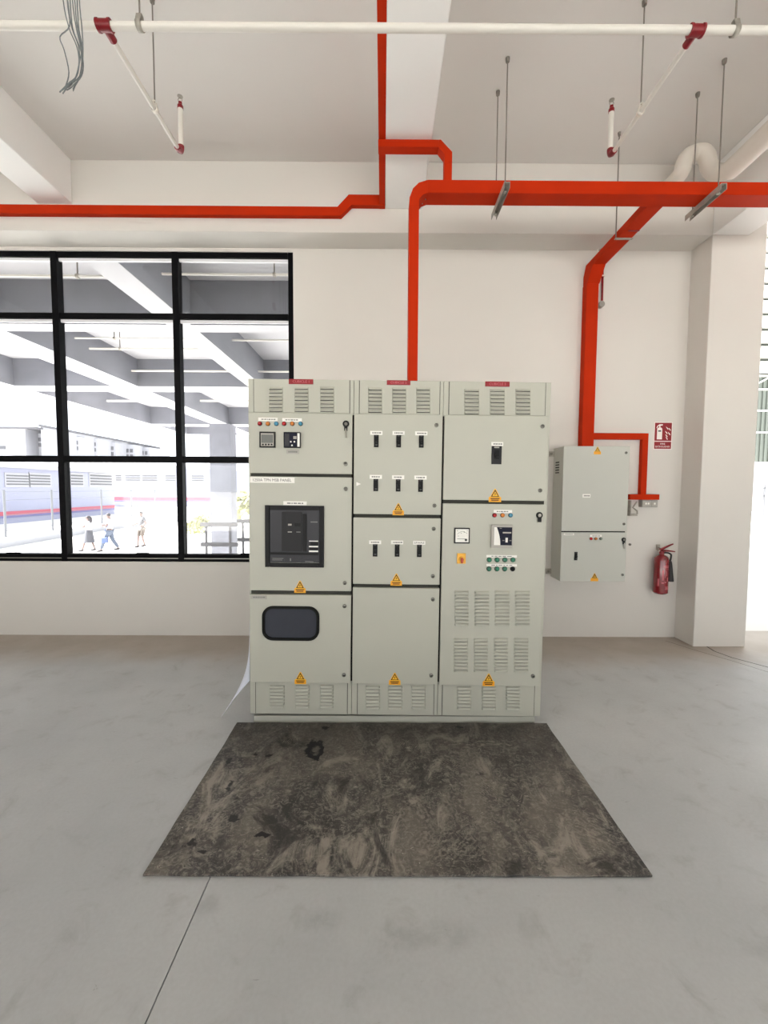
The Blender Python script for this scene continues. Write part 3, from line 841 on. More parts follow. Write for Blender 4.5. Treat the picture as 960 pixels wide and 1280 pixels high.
t = thing('socket_trunking', (2.6, 4.09, 1.45), 'narrow orange trunking stepping right above the extinguisher to the sockets', 'cable trunking')
YS = WY - .05
def wallbox(name, parent, x0, y0, x1, y1, m=OR, Ya=None, bevel=.0015):
    Ya = Ya or YS
    a, c_ = spot(x0, y1, Ya), spot(x1, y0, Ya)
    return boxp(name, parent, a.x, Ya, a.z, c_.x, WY - .0005, c_.z, m, bevel)
a = spot(811, 541.5, YS); a2 = spot(811, 549.3, YS)
boxp('horizontal_run', t, xb - .006, YS, a2.z, a.x, WY - .0005, a.z)
b1 = spot(803.5, 549.3, YS); b2 = spot(811, 618, YS)
boxp('vertical_run', t, b1.x, YS, b2.z, a.x, WY - .0005, a2.z)
wallbox('outlet_bar', t, 787.5, 618, 824.5, 624.6, Ya=YS - .012)

# socket pair and cable bracket below the outlet bar
t = thing('socket_box', spot(812.5, 634, YS), 'grey metal socket box hanging under the narrow orange trunking', 'socket')
a, c_ = spot(802.5, 634, YS - .01), spot(822.5, 625, YS - .01)
boxp('box', t, a.x, YS - .01, a.z, c_.x, WY - .0005, c_.z, 'socket_grey', .004)
for u0, u1, k in ((.04, .56, 2), (.6, .96, 1)):
    w = c_.x - a.x
    f_ = MB().box(a.x + w * u0, YS - .014, a.z + .006, a.x + w * u1, YS - .01, c_.z - .006, 'bezel_grey').build('face_plate', t, bevel=.001)
    for q in range(k):
        x = a.x + w * (u0 + (u1 - u0) * ((q + .5) / k if k == 1 else .36 + .3 * q))
        MB().box(x - .008, YS - .018, (a.z + c_.z) / 2 - .009, x + .008, YS - .014, (a.z + c_.z) / 2 + .009, 'white_plastic').build('rocker', f_, bevel=.001)
t = thing('cable_bracket', spot(790, 645, WY), 'small galvanised cable bracket between wall cabinet and socket box', 'bracket')
a, c_ = spot(787.5, 645, YS), spot(789.5, 625.5, YS)
boxp('upright', t, a.x, YS, a.z, c_.x, WY - .0005, c_.z, 'zinc', .001)
a2, c2 = spot(788, 645, YS), spot(797, 642.5, YS)
boxp('foot', t, a2.x, YS, a2.z, c2.x, WY - .0005, c2.z, 'zinc', .001)
MB().tube([spot(796, 627, YS + .02), spot(791, 634.5, YS + .02), spot(796.5, 638.5, YS + .02), spot(796.5, 643, YS + .02)], .007, 'zinc', 6).build('clamp_strap', t)

# round box with red conduit beside the wall trunking
t = thing('conduit_box', spot(751.5, 380, WY), 'small round grey conduit box on a thin red pipe beside the wall trunking', 'conduit box')
p = spot(751.8, 380.3, WY - .03)
MB().lathe([(.03, .03), (.03, -.01), (.026, -.014)], p, 'socket_grey', 18, 'y').build('box', t)
MB().tube([spot(752.5, 376, WY - .02), spot(753.5, 334, WY - .02)], .010, 'fitting_red', 8).build('conduit', t)
p = spot(753, 345, WY - .02); MB().box(p.x - .02, p.y - .012, p.z - .006, p.x + .02, WY - .0005, p.z + .006, 'pvc_white').build('saddle', t)
t = thing('wall_hook', spot(750, 314, WY), 'tiny pale bracket on the wall above the trunking elbow', 'bracket')
p = spot(749.5, 313, WY - .03)
MB().box(p.x - .015, p.y, p.z - .03, p.x - .003, WY - .0005, p.z + .02, 'pvc_white').build('plate', t)
MB().tube([p + Vector((-.01, 0, 0)), p + Vector((.02, -.01, .012)), p + Vector((.05, -.01, .016))], .006, 'zinc', 6).build('arm', t)

# ------------------------------------------------------------------ hangers
def hanger(xr, ya, yb_, zb, label):
    t = thing('trunking_hanger', (xr, (ya + yb_) / 2, zb), label, 'hanger', 'hangers under the thick orange trunking')
    for y in (ya, yb_):
        r_ = MB().cyl((xr, y, zb - .02), (xr, y, CEIL), .0042, 'rod_steel', 8).build('rod', t)
        MB().lathe([(.015, 0), (.013, -.025), (.008, -.03)], Vector((xr, y, CEIL)), 'rod_steel', 10).build('anchor', r_)
        MB().lathe([(.011, -.012), (.011, .0)], Vector((xr, y, zb - .028)), 'zinc', 6).build('nut', r_)
    s = .02
    m = MB(); y0, y1 = ya - .05, yb_ + .05
    m.box(xr - s, y0, zb - .003, xr + s, y1, zb, 'zinc')
    m.box(xr - s, y0, zb - .04, xr - s + .003, y1, zb - .003, 'zinc'); m.box(xr + s - .003, y0, zb - .04, xr + s, y1, zb - .003, 'zinc')
    m.build('strut_channel', t)
hanger(.838, 2.978, 3.215, Z0 - .0015, 'slotted strut hanger on two rods nearer the middle ceiling beam')
hanger(2.318, 2.976, 3.215, Z0 - .0015, 'slotted strut hanger on two rods near the white pipe bend')
t = thing('rod_hanger', (2.05, 3.556, Z0), 'single thin rod holding the orange run that goes back to the wall', 'hanger')
MB().cyl((xa - .012, 3.556, Z0 - .01), (xa - .012, 3.556, CEIL), .005, 'rod_steel', 8).build('rod', t)
MB().lathe([(.013, 0), (.01, -.025)], Vector((xa - .012, 3.556, CEIL)), 'rod_steel', 10).build('anchor', t)
MB().box(xa - .02, 3.545, Z0 - .006, xb + .01, 3.567, Z0 - .0005, 'zinc').build('strap', t)

# ------------------------------------------------------------------ sprinkler pipework
PZ, PY = 3.80, 2.195
t = thing('sprinkler_pipework', (0, PY, PZ), 'white sprinkler pipe across the ceiling with two arms and red fittings', 'sprinkler pipe')
MB().cyl((-6, PY + .012, PZ), (6, PY - .012, PZ), .0185, 'pipe_white', 18).build('main_pipe', t)
PE = 2.955
for x in (-1.398, 1.560):
    m = MB().cyl((x - .034, PY, PZ), (x + .034, PY, PZ), .025, 'fitting_red', 16)
    m.cyl((x, PY, PZ), (x, PY + .07, PZ), .019, 'fitting_red', 16)
    m.lathe([(.028, -.005), (.028, .005)], Vector((x - .03, PY, PZ)), 'fitting_red', 16, 'x'); m.lathe([(.028, -.005), (.028, .005)], Vector((x + .03, PY, PZ)), 'fitting_red', 16, 'x')
    m.build('red_tee', t)
    MB().cyl((x, PY + .06, PZ), (x, PE, PZ), .0135, 'pipe_white', 14).build('arm_pipe', t)
    m = MB().tube([(x, PE - .03, PZ), (x, PE, PZ + .002), (x, PE + .018, PZ + .012), (x, PE + .026, PZ + .03), (x, PE + .027, PZ + .05)], .020, 'fitting_red', 14)
    m.build('red_elbow', t)
    zt = spot(224, 132, PE).z
    MB().cyl((x, PE + .027, PZ + .03), (x, PE + .027, zt), .0175, 'pipe_white', 14).build('riser_pipe', t)
    h_ = MB().lathe([(.019, 0), (.019, .022), (.012, .03), (.012, .045)], Vector((x, PE + .027, zt)), 'fitting_red', 12).build('sprinkler_head', t)
    m = MB(); c = Vector((x, PE + .027, zt + .045))
    m.tube([c + Vector((-.008, 0, 0)), c + Vector((-.015, 0, .018)), c + Vector((0, 0, .036))], .0025, 'zinc', 5)
    m.tube([c + Vector((.008, 0, 0)), c + Vector((.015, 0, .018)), c + Vector((0, 0, .036))], .0025, 'zinc', 5)
    m.lathe([(.018, .036), (.018, .039)], c, 'zinc', 12)
    m.build('deflector', h_)
def pipe_hanger(x, y, z, r, label, main=True):
    t = thing('pipe_hanger', (x, y, z), label, 'hanger', 'rod hangers of the sprinkler pipe')
    MB().cyl((x, y, z + r + .03), (x, y, CEIL), .0042, 'rod_steel', 8).build('rod', t)
    MB().lathe([(.015, 0), (.013, -.025)], Vector((x, y, CEIL)), 'rod_steel', 10).build('anchor', t)
    m = MB(); vs = []; fs = []; n = 16; w = .013
    for k in range(n):
        a = 2 * math.pi * k / n
        rr = r + .003; zz = math.cos(a) * rr; q = math.sin(a) * rr
        if math.cos(a) > .8: zz += .028
        for s in (-w, w): vs.append((x + (s if main else q), y + (q if main else s), z + zz))
    fs = [(2 * k, 2 * k + 1, (2 * k + 3) % (2 * n), (2 * k + 2) % (2 * n)) for k in range(n)]
    o = m.add(vs, fs, 'zinc' if main else 'pvc_white').build('ring_clamp', t)
    s_ = o.modifiers.new('thickness', 'SOLIDIFY'); s_.thickness = .003; s_.offset = 1
pipe_hanger(spot(175, 34, PY).x, PY, PZ, .0185, 'rod and ring hanger on the main sprinkler pipe near the left red tee')
pipe_hanger(spot(919, 36, PY).x, PY, PZ, .0185, 'rod and ring hanger on the main sprinkler pipe right of the right red tee')
pipe_hanger(-1.398, spot_z(197, 137, PZ).y, PZ, .0135, 'thin rod hanger holding the left sprinkler arm', False)
pipe_hanger(1.560, spot_z(796, 140, PZ).y, PZ, .0135, 'thin rod hanger holding the right sprinkler arm', False)

# white drain pipe with its swan-neck bend
path = [Vector((2.665, -2.0, 4.02)), Vector((2.69, 2.6, 4.01)), Vector((2.70, 3.2, 4.0)), Vector((2.70, 3.36, 4.0))]
def bez(p0, p1, p2, n=8):
    return [p0 * (1 - u) ** 2 + p1 * 2 * u * (1 - u) + p2 * u * u for u in [i / n for i in range(n + 1)]]
t = thing('drain_pipe', (2.69, 3.4, 3.95), 'fat white drain pipe at upper right ending in a curved bend', 'pipe')
MB().tube(path, .073, 'pvc_white', 20).build('straight_pipe', t)
q0 = Vector((2.70, 3.34, 4.0)); q1 = Vector((2.70, 3.52, 4.05)); q2 = Vector((2.675, 3.55, 4.18))
q3 = Vector((2.67, 3.57, 4.33)); q4 = Vector((2.59, 3.60, 4.31)); q5 = Vector((2.50, 3.60, 4.30)); q6 = Vector((2.498, 3.60, 4.19)); q7 = Vector((2.498, 3.61, 4.13)); q8 = Vector((2.498, 3.92, 4.19))
pth = bez(q0, q1, q2)[:-1] + bez(q2, q3, q4)[:-1] + bez(q4, q5, q6)[:-1] + bez(q6, q7, q8)
MB().tube(pth, .062, 'pvc_white', 20).build('swan_neck', t)

# loose cable bundle hanging at the upper left
t = thing('cable_bundle', spot(85, 0, 2.0), 'loose bundle of thin grey cables hanging from the ceiling at upper left', 'cables')
YC = 2.05
rnd = random.Random(3)
for k in range(8):
    o_ = rnd.uniform(-9, 9); tipx = 74 + rnd.uniform(0, 20); tipy = 108 + rnd.uniform(-3, 9)
    pts = [(76 + k * 3.1, -60), (79 + k * 2.9, 0), (86 + k * 2.1 + rnd.uniform(-2, 2), 35), (96 + k * 1.1, 58), (101 + o_ * .5, 78), (98 + o_ * .6, 95), ((tipx + 96) / 2, 106 + o_ * .4), (tipx, tipy)]
    if k == 1: pts = [(82, -60), (84, 0), (87, 32), (75, 46), (80, 62), (86, 90), (82, 108)]
    P = []
    for i in range(len(pts) - 1):
        for s in range(4):
            u = s / 4
            p0 = Vector(pts[max(i - 1, 0)]); p1 = Vector(pts[i]); p2 = Vector(pts[i + 1]); p3 = Vector(pts[min(i + 2, len(pts) - 1)])
            c = .5 * ((2 * p1) + (p2 - p0) * u + (2 * p0 - 5 * p1 + 4 * p2 - p3) * u * u + (3 * p1 - p0 - 3 * p2 + p3) * u ** 3)
            P.append(spot(c.x, c.y, YC + .02 * math.sin(k * 2.1 + i)))
    P.append(spot(pts[-1][0], pts[-1][1], YC))
    top = P[0].copy(); top.z = CEIL; P.insert(0, top)
    MB().tube(P, .0025, 'wire_grey', 5).build('cable', t)

# ------------------------------------------------------------------ wall cabinet
CF = 3.9
db = thing('wall_cabinet', (2.01, 4.0, .62), 'pale grey two-door electrical cabinet hung on the wall', 'electrical cabinet')
x0, x1, z0, z1, zm = 1.700, 2.322, .625, 1.908, 1.103
MB().box(x0 + .004, CF + .024, z0, x1 - .004, WY - .0005, z1, 'cabinet_grey').build('body', db, bevel=.002)
MB().box(x0 + .008, CF + .016, z0 + .006, x1 - .008, CF + .025, z1 - .006, 'gasket_black').build('gasket', db)
dU = MB().box(x0, CF, zm + .006, x1, CF + .02, z1 + .002, 'cabinet_grey').build('door', db, bevel=.002)
dL = MB().box(x0, CF, z0, x1, CF + .02, zm - .006, 'cabinet_grey').build('door', db, bevel=.002)
fs_ = lambda px, py, Y=CF: spot(px, py, Y)
lock(dU, 782.5, 566, CF, fs_); lock(dU, 779.8, 655, CF, fs_); lock(dL, 778, 718.5, CF, fs_)
key_lock(dL, 779.5, 674.5, CF, fs_)
sticker(dU, 747, 558.5, 568, CF, fs_, True); sticker(dL, 743.3, 716.5, 726.5, CF, fs_, True)
plate(dU, 728, 617.5, 738, 622, f=fs_, Y=CF); plate(dL, 704.5, 666.5, 717.5, 669, f=fs_, Y=CF); plate(dL, 737.5, 668.5, 752, 671.3, f=fs_, Y=CF)
for x, c_ in ((738.5, 'lamp_red'), (744.6, 'lamp_amber'), (751, 'lamp_pale')): lamp(dL, x, 673.3, c_, .013, fs_, CF)
breaker(dL, 719.6, 695, 1.9, 5.2, fs_, CF)
for zz in (1.76, 1.735, 1.71, 1.685, 1.66): MB().box(x0 + .001, 4.0, zz, x0 + .005, 4.08, zz + .012, 'louvre_gap').build('side_slot', db)
for zz in (1.855, .68):
    o_ = MB().box(x0 - .05, WY - .02, zz - .025, x0 + .006, WY - .0005, zz + .025, 'zinc').build('mounting_lug', db, bevel=.002)
    MB().lathe([(.012, 0), (.012, -.012)], Vector((x0 - .03, WY - .02, zz)), 'rod_steel', 8, 'y').build('bolt', o_)

# wall plug right of the cabinet
p = spot(787, 680.5, WY)
tag(MB().lathe([(.012, -.0005), (.012, -.012), (.006, -.018)], p, 'rod_steel', 10, 'y').build('wall_plug'), 'small dark fixing plug in the wall right of the cabinet lock', 'fixing')

# ------------------------------------------------------------------ fire extinguisher sign
a, c_ = spot(816.7, 561.8, WY - .004), spot(840.8, 527.7, WY - .004)
t = thing('fire_sign', ((a.x + c_.x) / 2, WY - .002, a.z), 'red and white sign with extinguisher and flame symbols on the wall', 'sign')
MB().box(a.x, WY - .004, a.z, c_.x, WY - .0005, c_.z, 'sign_white').build('backing_board', t)
w, h = c_.x - a.x, c_.z - a.z; e = w * .035
yS = WY - .005
MB().box(a.x + e, yS, a.z + h * .315, c_.x - e, WY - .004, c_.z - e, 'sign_red').build('picture_field', t)
m = MB().box(a.x + e, yS, a.z + e, c_.x - e, WY - .004, a.z + h * .285, 'sign_red')
m.text('FIRE', a.x + w * .5, a.z + h * .205, yS - .0006, w * .26, h * .06, 'sign_white')
m.text('EXTINGUISHER', a.x + w * .5, a.z + h * .105, yS - .0006, w * .8, h * .065, 'sign_white')
m.build('word_field', t)
def S2(u, v): return (a.x + u * w, a.z + v * h)
m = MB(); ya, yb2 = yS - .001, yS
m.prism([S2(.16, .37), S2(.44, .37), S2(.44, .75), S2(.38, .80), S2(.22, .80), S2(.16, .75)], 'y', ya, yb2, 'sign_white')
m.prism([S2(.27, .80), S2(.33, .80), S2(.33, .86), S2(.46, .88), S2(.46, .92), S2(.28, .92), S2(.16, .86), S2(.12, .78), S2(.16, .78), S2(.2, .84), S2(.27, .87)], 'y', ya, yb2, 'sign_white')
m.prism([S2(.22, .65), S2(.38, .65), S2(.38, .70), S2(.22, .70)], 'y', ya - .0006, ya, 'print_dark')
m.build('extinguisher_symbol', t)
m = MB()
for (u, v, s) in ((.66, .78, 1), (.8, .74, .9), (.62, .62, 1), (.78, .58, 1), (.64, .5, .9), (.66, .41, .8)):
    m.prism([S2(u - .02, v + .06 * s), S2(u + .02, v), S2(u + .1 * s, v - .06), S2(u + .12 * s, v - .02), S2(u + .04, v + .03)], 'y', ya, yb2, 'sign_white')
m.build('flame_symbol', t)

# ------------------------------------------------------------------ fire extinguisher
EY = WY - .085
t = thing('fire_extinguisher', spot(825, 741.5, EY), 'red fire extinguisher with black horn hung on the wall below the sign', 'extinguisher')
bt = spot(825, 741.5, EY); tp = spot(827, 695.5, EY); cx, zb, zt = (bt.x + tp.x) / 2, bt.z, tp.z
r = .066; c = Vector((cx, EY, 0))
MB().lathe([(r * .8, zb), (r, zb + .012), (r, zt - .035), (r * .93, zt - .012), (r * .7, zt + .006), (r * .35, zt + .018), (r * .3, zt + .03)], c, 'extinguisher_red', 28).build('cylinder', t)
m = MB()
def curved(u0, u1, z0_, z1_, mm, rr=r + .0006):
    vs = []; k = 6
    for i in range(k + 1):
        an = R(-90 + u0 + (u1 - u0) * i / k)
        for z in (z0_, z1_): vs.append((cx + rr * math.cos(an), EY + rr * math.sin(an), z))
    m.add(vs, [(2 * i, 2 * i + 2, 2 * i + 3, 2 * i + 1) for i in range(k)], mm)
H_ = zt - zb
for u0, u1, v0, v1 in ((-14, 34, .755, .775), (-10, 30, .715, .735), (-8, 34, .67, .68), (-24, -12, .38, .66), (-2, 4, .45, .66), (8, 14, .5, .64), (-56, -44, .22, .42), (18, 28, .36, .46), (0, 40, .2, .215), (4, 44, .17, .185), (0, 40, .14, .155), (-28, -10, .3, .33), (-4, 10, .32, .345)):
    curved(u0, u1, zb + H_ * v0, zb + H_ * v1, 'print_pink')
m.build('printed_label', t)
m = MB().lathe([(.022, zt + .02), (.022, zt + .052), (.016, zt + .06)], c, 'fitting_red', 14)
m.tube([c + Vector((.0, 0, zt + .05)), c + Vector((-.035, 0, zt + .062))], .010, 'zinc', 8)
m.build('valve', t)
m = MB()
for dz, tip in ((.062, (.11, .125)), (.052, (.13, .048))):
    P = [Vector((cx - .02, EY, zt + dz)), Vector((cx + .03, EY, zt + dz + (.03 if tip[1] > .1 else .012))), Vector((cx + tip[0], EY, zt + tip[1]))]
    m.tube(bez(P[0], P[1], P[2], 6), [.012, .012, .011, .010, .009, .008, .006], 'fitting_red', 6)
m.build('squeeze_handle', t)
P = [Vector((cx + .012, EY - .01, zt + .038)), Vector((cx + .06, EY - .012, zt + .045)), Vector((cx + .085, EY - .012, zt + .02)), Vector((cx + .075, EY - .015, zt - .05))]
hh = MB().tube(bez(P[0], P[1], P[2], 6)[:-1] + bez(P[2], P[2] + Vector((.004, 0, -.02)), P[3], 4), .0085, 'hose_black', 8).build('hose', t)
z_h = spot(833, 726, EY).z
MB().tube([(cx + .076, EY - .02, zt - .045), (cx + .078, EY - .02, zt - .09), (cx + .084, EY - .02, z_h)], [.012, .017, .029], 'hose_black', 14).build('discharge_horn', t)
p = spot(822, 683, WY)
m = MB().box(p.x - .018, WY - .012, p.z - .035, p.x + .018, WY - .0005, p.z + .02, 'zinc')
m.tube([(p.x, WY - .01, p.z - .01), (p.x + .004, EY, zt + .06), (p.x + .02, EY, zt + .055)], .007, 'zinc', 6)
m.build('wall_bracket', t)

# ------------------------------------------------------------------ covered yard outside the window
GZ = -1.33
b = MB().box(-160, WY + 5.6, GZ - .3, 60, 160, GZ, 'yard_ground')
struct(b.build('yard_ground'), 'bright pale paved yard outside the window', 'ground')
b = MB().box(-9.5, WY + .2, -.6, 2.99, WY + 5.6, -.3, 'yard_ground')
struct(b.build('apron_slab'), 'raised concrete apron just outside the window', 'ground')
b = MB().box(2.99, WY + .2, -.6, 70, 60, -.03, 'yard_ground')
struct(b.build('side_yard'), 'sun-bleached yard seen past the column', 'ground')
b = MB().box(2.99, 17.2, -.03, 70, 17.5, .02, 'cladding_rail')
struct(b.build('road_kerb'), 'pale kerb line across the yard past the column', 'kerb')
b = MB().box(-160, YB - 150, -.4, 150, YB, -.05, 'yard_ground')
struct(b.build('front_yard'), 'open paved yard behind the camera', 'ground')
b = MB().box(XR, YB, -.4, 150, WY + .2, -.05, 'yard_ground')
struct(b.build('right_yard'), 'open paved yard to the right of the hall', 'ground')

cy0, cy1 = WY + .2, 18.4
t = thing('canopy_roof', (-4, 11, CEIL), 'concrete canopy with crossing beams, soffits coloured as lit, outside the window', 'canopy', kind='structure')
MB().box(-8.75, cy0, CEIL, 2.9, cy1, CEIL + .2, 'concrete_lit').build('slab', t)
def cbeam(x0, y0, x1, y1, nm='canopy_beam', zz=SOF):
    m = MB()
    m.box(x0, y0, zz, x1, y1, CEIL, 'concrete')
    m.box(x0 + .001, y0 + .001, zz - .004, x1 - .001, y1 - .001, zz, 'concrete_lit')  # paler sheet paints bounced light on the beam's underside
    m.build(nm, t)
for x0, x1 in ((-3.08, -2.74), (-6.2, -5.62), (-8.75, -8.45), (0.0, .35)): cbeam(x0, cy0, x1, cy1)
for y0, y1 in ((6.02, 6.30), (9.62, 10.15), (15.2, 15.75), (18.05, 18.4)):
    for x0, x1 in ((-8.45, -6.2), (-5.62, -3.08), (-2.74, 0), (.35, 2.9)): cbeam(x0, y0, x1, y1)
MB().box(-6.27, 15.05, GZ, -5.50, 15.6, SOF, 'concrete').build('canopy_column', t)
MB().box(-.2, 15.05, GZ, .55, 15.6, SOF, 'concrete').build('canopy_column', t)
def opipe(y, z, x0, x1, r, label, drops):
    q = thing('canopy_pipe', ((x0 + x1) / 2, y, z), label, 'pipe', 'sprinkler pipes under the canopy')
    MB().cyl((x0, y, z), (x1, y, z), r, 'pipe_white', 10).build('pipe', q)
    for x in drops:
        MB().cyl((x, y, z + r), (x, y, CEIL), .008, 'rod_steel', 6).build('rod', q)
        MB().lathe([(r + .012, -.015), (r + .012, .015)], Vector((x, y, z)), 'zinc', 10, 'x').build('ring_clamp', q)
opipe(5.0, spot(60, 345, 5.0).z, -7.8, -3.2, .016, 'thin pipe hung from a rod, seen in the upper left panes', (spot(97, 344, 5).x,))
opipe(5.0, spot(300, 343, 5.0).z, -2.6, -.1, .014, 'thin pipe in the upper right pane', (spot(343, 343, 5).x,))
opipe(7.9, spot(160, 436, 7.9).z, -5.5, -3.2, .018, 'white pipe under the canopy in the middle pane', (spot(150, 436, 7.9).x,))
opipe(7.4, spot(160, 423, 7.4).z, -5.4, -3.2, .014, 'slim pipe just above the white pipe in the middle pane', (spot(143, 423, 7.4).x,))
opipe(7.4, spot(290, 425, 7.4).z, -2.65, -.1, .018, 'white pipe behind the diagonal beam in the right pane', ())
opipe(12.6, spot(150, 501, 12.6).z, -8.3, -6.3, .03, 'far white pipe low under the canopy', ())
opipe(12.6, spot(280, 501, 12.6).z, -5.5, -3.2, .03, 'far white pipe ending beside the canopy column', ())
opipe(9.2, spot(260, 464, 9.2).z, -5.5, -.2, .02, 'white pipe along the face of a canopy cross beam', ())

# railings
def railing(xa_, xb_, y, ztop, zmid, zf, label):
    q = thing('railing', ((xa_ + xb_) / 2, y, zf), label, 'railing', 'grey railings by the canopy column')
    for z in (ztop, zmid): MB().box(xa_, y - .04, z - .045, xb_, y + .04, z + .045, 'rail_grey').build('rail', q)
    for x in (xa_ + .12, xb_ - .17): MB().box(x - .025, y - .02, zf, x + .025, y + .02, ztop - .045, 'rail_grey').build('post', q)
YR = 9.3
railing(spot(251, 655, YR).x, spot(297, 655, YR).x, YR, spot(270, 655.5, YR).z, spot(270, 680.5, YR).z, -.3, 'grey two-bar railing standing before the canopy column')
YR = 9.66
railing(spot(297, 651, YR).x, spot(340, 651, YR).x, YR, spot(300, 651.5, YR).z, spot(300, 674.5, YR).z, -.3, 'grey two-bar railing half hidden behind the switchboard')

# factory sheds across the yard
def shed(name, label, loc): return thing(name, loc, label, 'building')
KX = -29.0
def onK(px, py):                               # point of the long shed's wall plane x = KX
    d = CAMR.transposed() @ Vector(((px - CX) / FPX, (py - CY) / FPX, 1.0)); return EYE + d * (KX / d.x)
t = shed('long_shed', 'long pale shed with vents and a red and blue stripe running back across the yard', (KX - 6, 35, GZ))
ye = onK(143, 630).y
ze = onK(40, 586.5).z
MB().box(KX - 14, 8, GZ, KX, ye, ze, 'factory_wall').build('wall', t)
MB().prism([(KX + .5, ze), (KX + .5, ze + .35), (KX - 7, ze + 1.6), (KX - 14.5, ze + .35), (KX - 14.5, ze)], 'y', 7.6, ye + .3, 'factory_white').build('roof', t)
s0, s1, s2 = onK(0, 640).z, onK(0, 645.2).z, onK(0, 648.2).z
MB().box(KX, 8, s1, KX + .04, ye, s0, 'stripe_red').build('red_stripe', t)
MB().box(KX, 8, s2, KX + .04, ye, s1, 'stripe_blue').build('blue_stripe', t)
def vent(pa, pb, z0, z1, bars=4, axis='x', plane=KX, par=None):
    m = MB(); e = .12
    if axis == 'x':
        f_ = MB().box(plane, pa - e, z0 - e, plane + .06, pb + e, z1 + e, 'factory_white').build('window_frame', par)
        for k in range(bars):
            h_ = (z1 - z0) / bars
            MB().box(plane + .06, pa, z0 + h_ * k + .06, plane + .07, pb, z0 + h_ * (k + 1) - .05, 'factory_vent').build('vent_slot', f_)
    else:
        f_ = MB().box(pa - e, plane - .06, z0 - e, pb + e, plane, z1 + e, 'factory_white').build('window_frame', par)
        for k in range(bars):
            h_ = (z1 - z0) / bars
            MB().box(pa, plane - .07, z0 + h_ * k + .06, pb, plane - .06, z0 + h_ * (k + 1) - .05, 'factory_vent').build('vent_slot', f_)
for xa_, xb_ in ((-60, -2), (7, 35), (37, 62), (88, 103), (112, 139)):
    if xa_ < 0: continue
    vent(onK(xa_, 600).y, onK(xb_, 600).y, onK(xa_, 607).z, onK(xa_, 592.5).z, par=t)
Y2 = 62.0
t = shed('rear_shed', 'pale shed with a red stripe standing square behind the long shed', (-30, Y2 + 5, GZ))
xa_, xb_ = spot(60, 600, Y2).x, spot(270, 600, Y2).x; ze2 = spot(180, 586, Y2).z
MB().box(xa_, Y2, GZ, xb_, Y2 + 12, ze2, 'factory_wall').build('wall', t)
MB().prism([(Y2 - .8, ze2), (Y2 - .8, ze2 + .4), (Y2 + 6, ze2 + 2.2), (Y2 + 12.5, ze2 + .4), (Y2 + 12.5, ze2)], 'x', xa_, xb_ + .5, 'factory_white').build('roof', t)
MB().box(xa_, Y2 - .05, spot(180, 625.5, Y2).z, xb_, Y2, spot(180, 621.5, Y2).z, 'stripe_red').build('red_stripe', t)
MB().box(xa_, Y2 - .05, spot(180, 627.3, Y2).z, xb_, Y2, spot(180, 625.5, Y2).z, 'stripe_blue').build('blue_stripe', t)
for pa, pb in ((145, 152), (157, 176), (178, 197), (207, 220), (240, 255)):
    vent(spot(pa, 600, Y2).x, spot(pb, 600, Y2).x, spot(180, 601.5, Y2).z, spot(180, 593.5, Y2).z, 3, 'y', Y2, t)
# tall works building on the left, behind the long shed
Y3 = 80.0
t = shed('tall_works_building', 'tall white works building with open floors rising behind the long shed', (-60, Y3, GZ))
def b3(px, py, Y=Y3): return spot(px, py, Y)
MB().box(b3(-60, 600).x, Y3, GZ, b3(34, 600).x, Y3 + 12, b3(0, 536).z, 'factory_white').build('wall', t)
MB().box(b3(-62, 600).x, Y3 - 1, b3(0, 536).z, b3(52, 600).x, Y3 + 13, b3(0, 534).z, 'factory_vent').build('roof_edge', t)
MB().box(b3(-5, 600).x, Y3 - .1, b3(0, 561.5).z, b3(9, 600).x, Y3, b3(0, 557.5).z, 'factory_vent').build('window', t)
c0, c1 = b3(36, 600).x, b3(196, 600, Y3 + 20).x
for k, (pa, pb, top, nb) in enumerate(((38, 64, 545, 3), (82, 100, 549, 3), (104, 122, 551, 3), (126, 144, 556, 3), (147, 168, 559, 4), (172, 186, 562, 3))):
    YY = Y3 + 3 + k * 3
    f_ = MB().box(spot(pa - 2, 600, YY).x, YY, GZ, spot(pb + 2, 600, YY).x, YY + 4, spot(pa, top - 3, YY).z, 'factory_white').build('bay', t)
    for q in range(nb):
        w = (pb - pa) / nb
        for v in range(2):
            zt_ = top + 2 + v * 7
            MB().box(spot(pa + w * q + .8, 600, YY).x, YY - .06, spot(pa, zt_ + 4.5, YY).z, spot(pa + w * (q + 1) - .8, 600, YY).x, YY, spot(pa, zt_, YY).z, 'factory_vent').build('window', f_)
P0, P1 = spot(48, 531.5, Y3), spot(200, 560, Y3 + 22)
MB().tube([P0, P1], .22, 'factory_vent', 6).build('roof_gutter', t)
d_ = Vector((0, .5, 0))
MB().add([P0 + d_, P1 + d_, Vector((P1.x, P1.y + .5, GZ)), Vector((P0.x, P0.y + .5, GZ)), P0 + d_ * 9, P1 + d_ * 9, Vector((P1.x, P1.y + 4.5, GZ)), Vector((P0.x, P0.y + 4.5, GZ))], [(0, 1, 2, 3), (4, 5, 6, 7), (0, 1, 5, 4), (1, 2, 6, 5), (2, 3, 7, 6), (3, 0, 4, 7)], 'factory_white').build('side_wall', t)

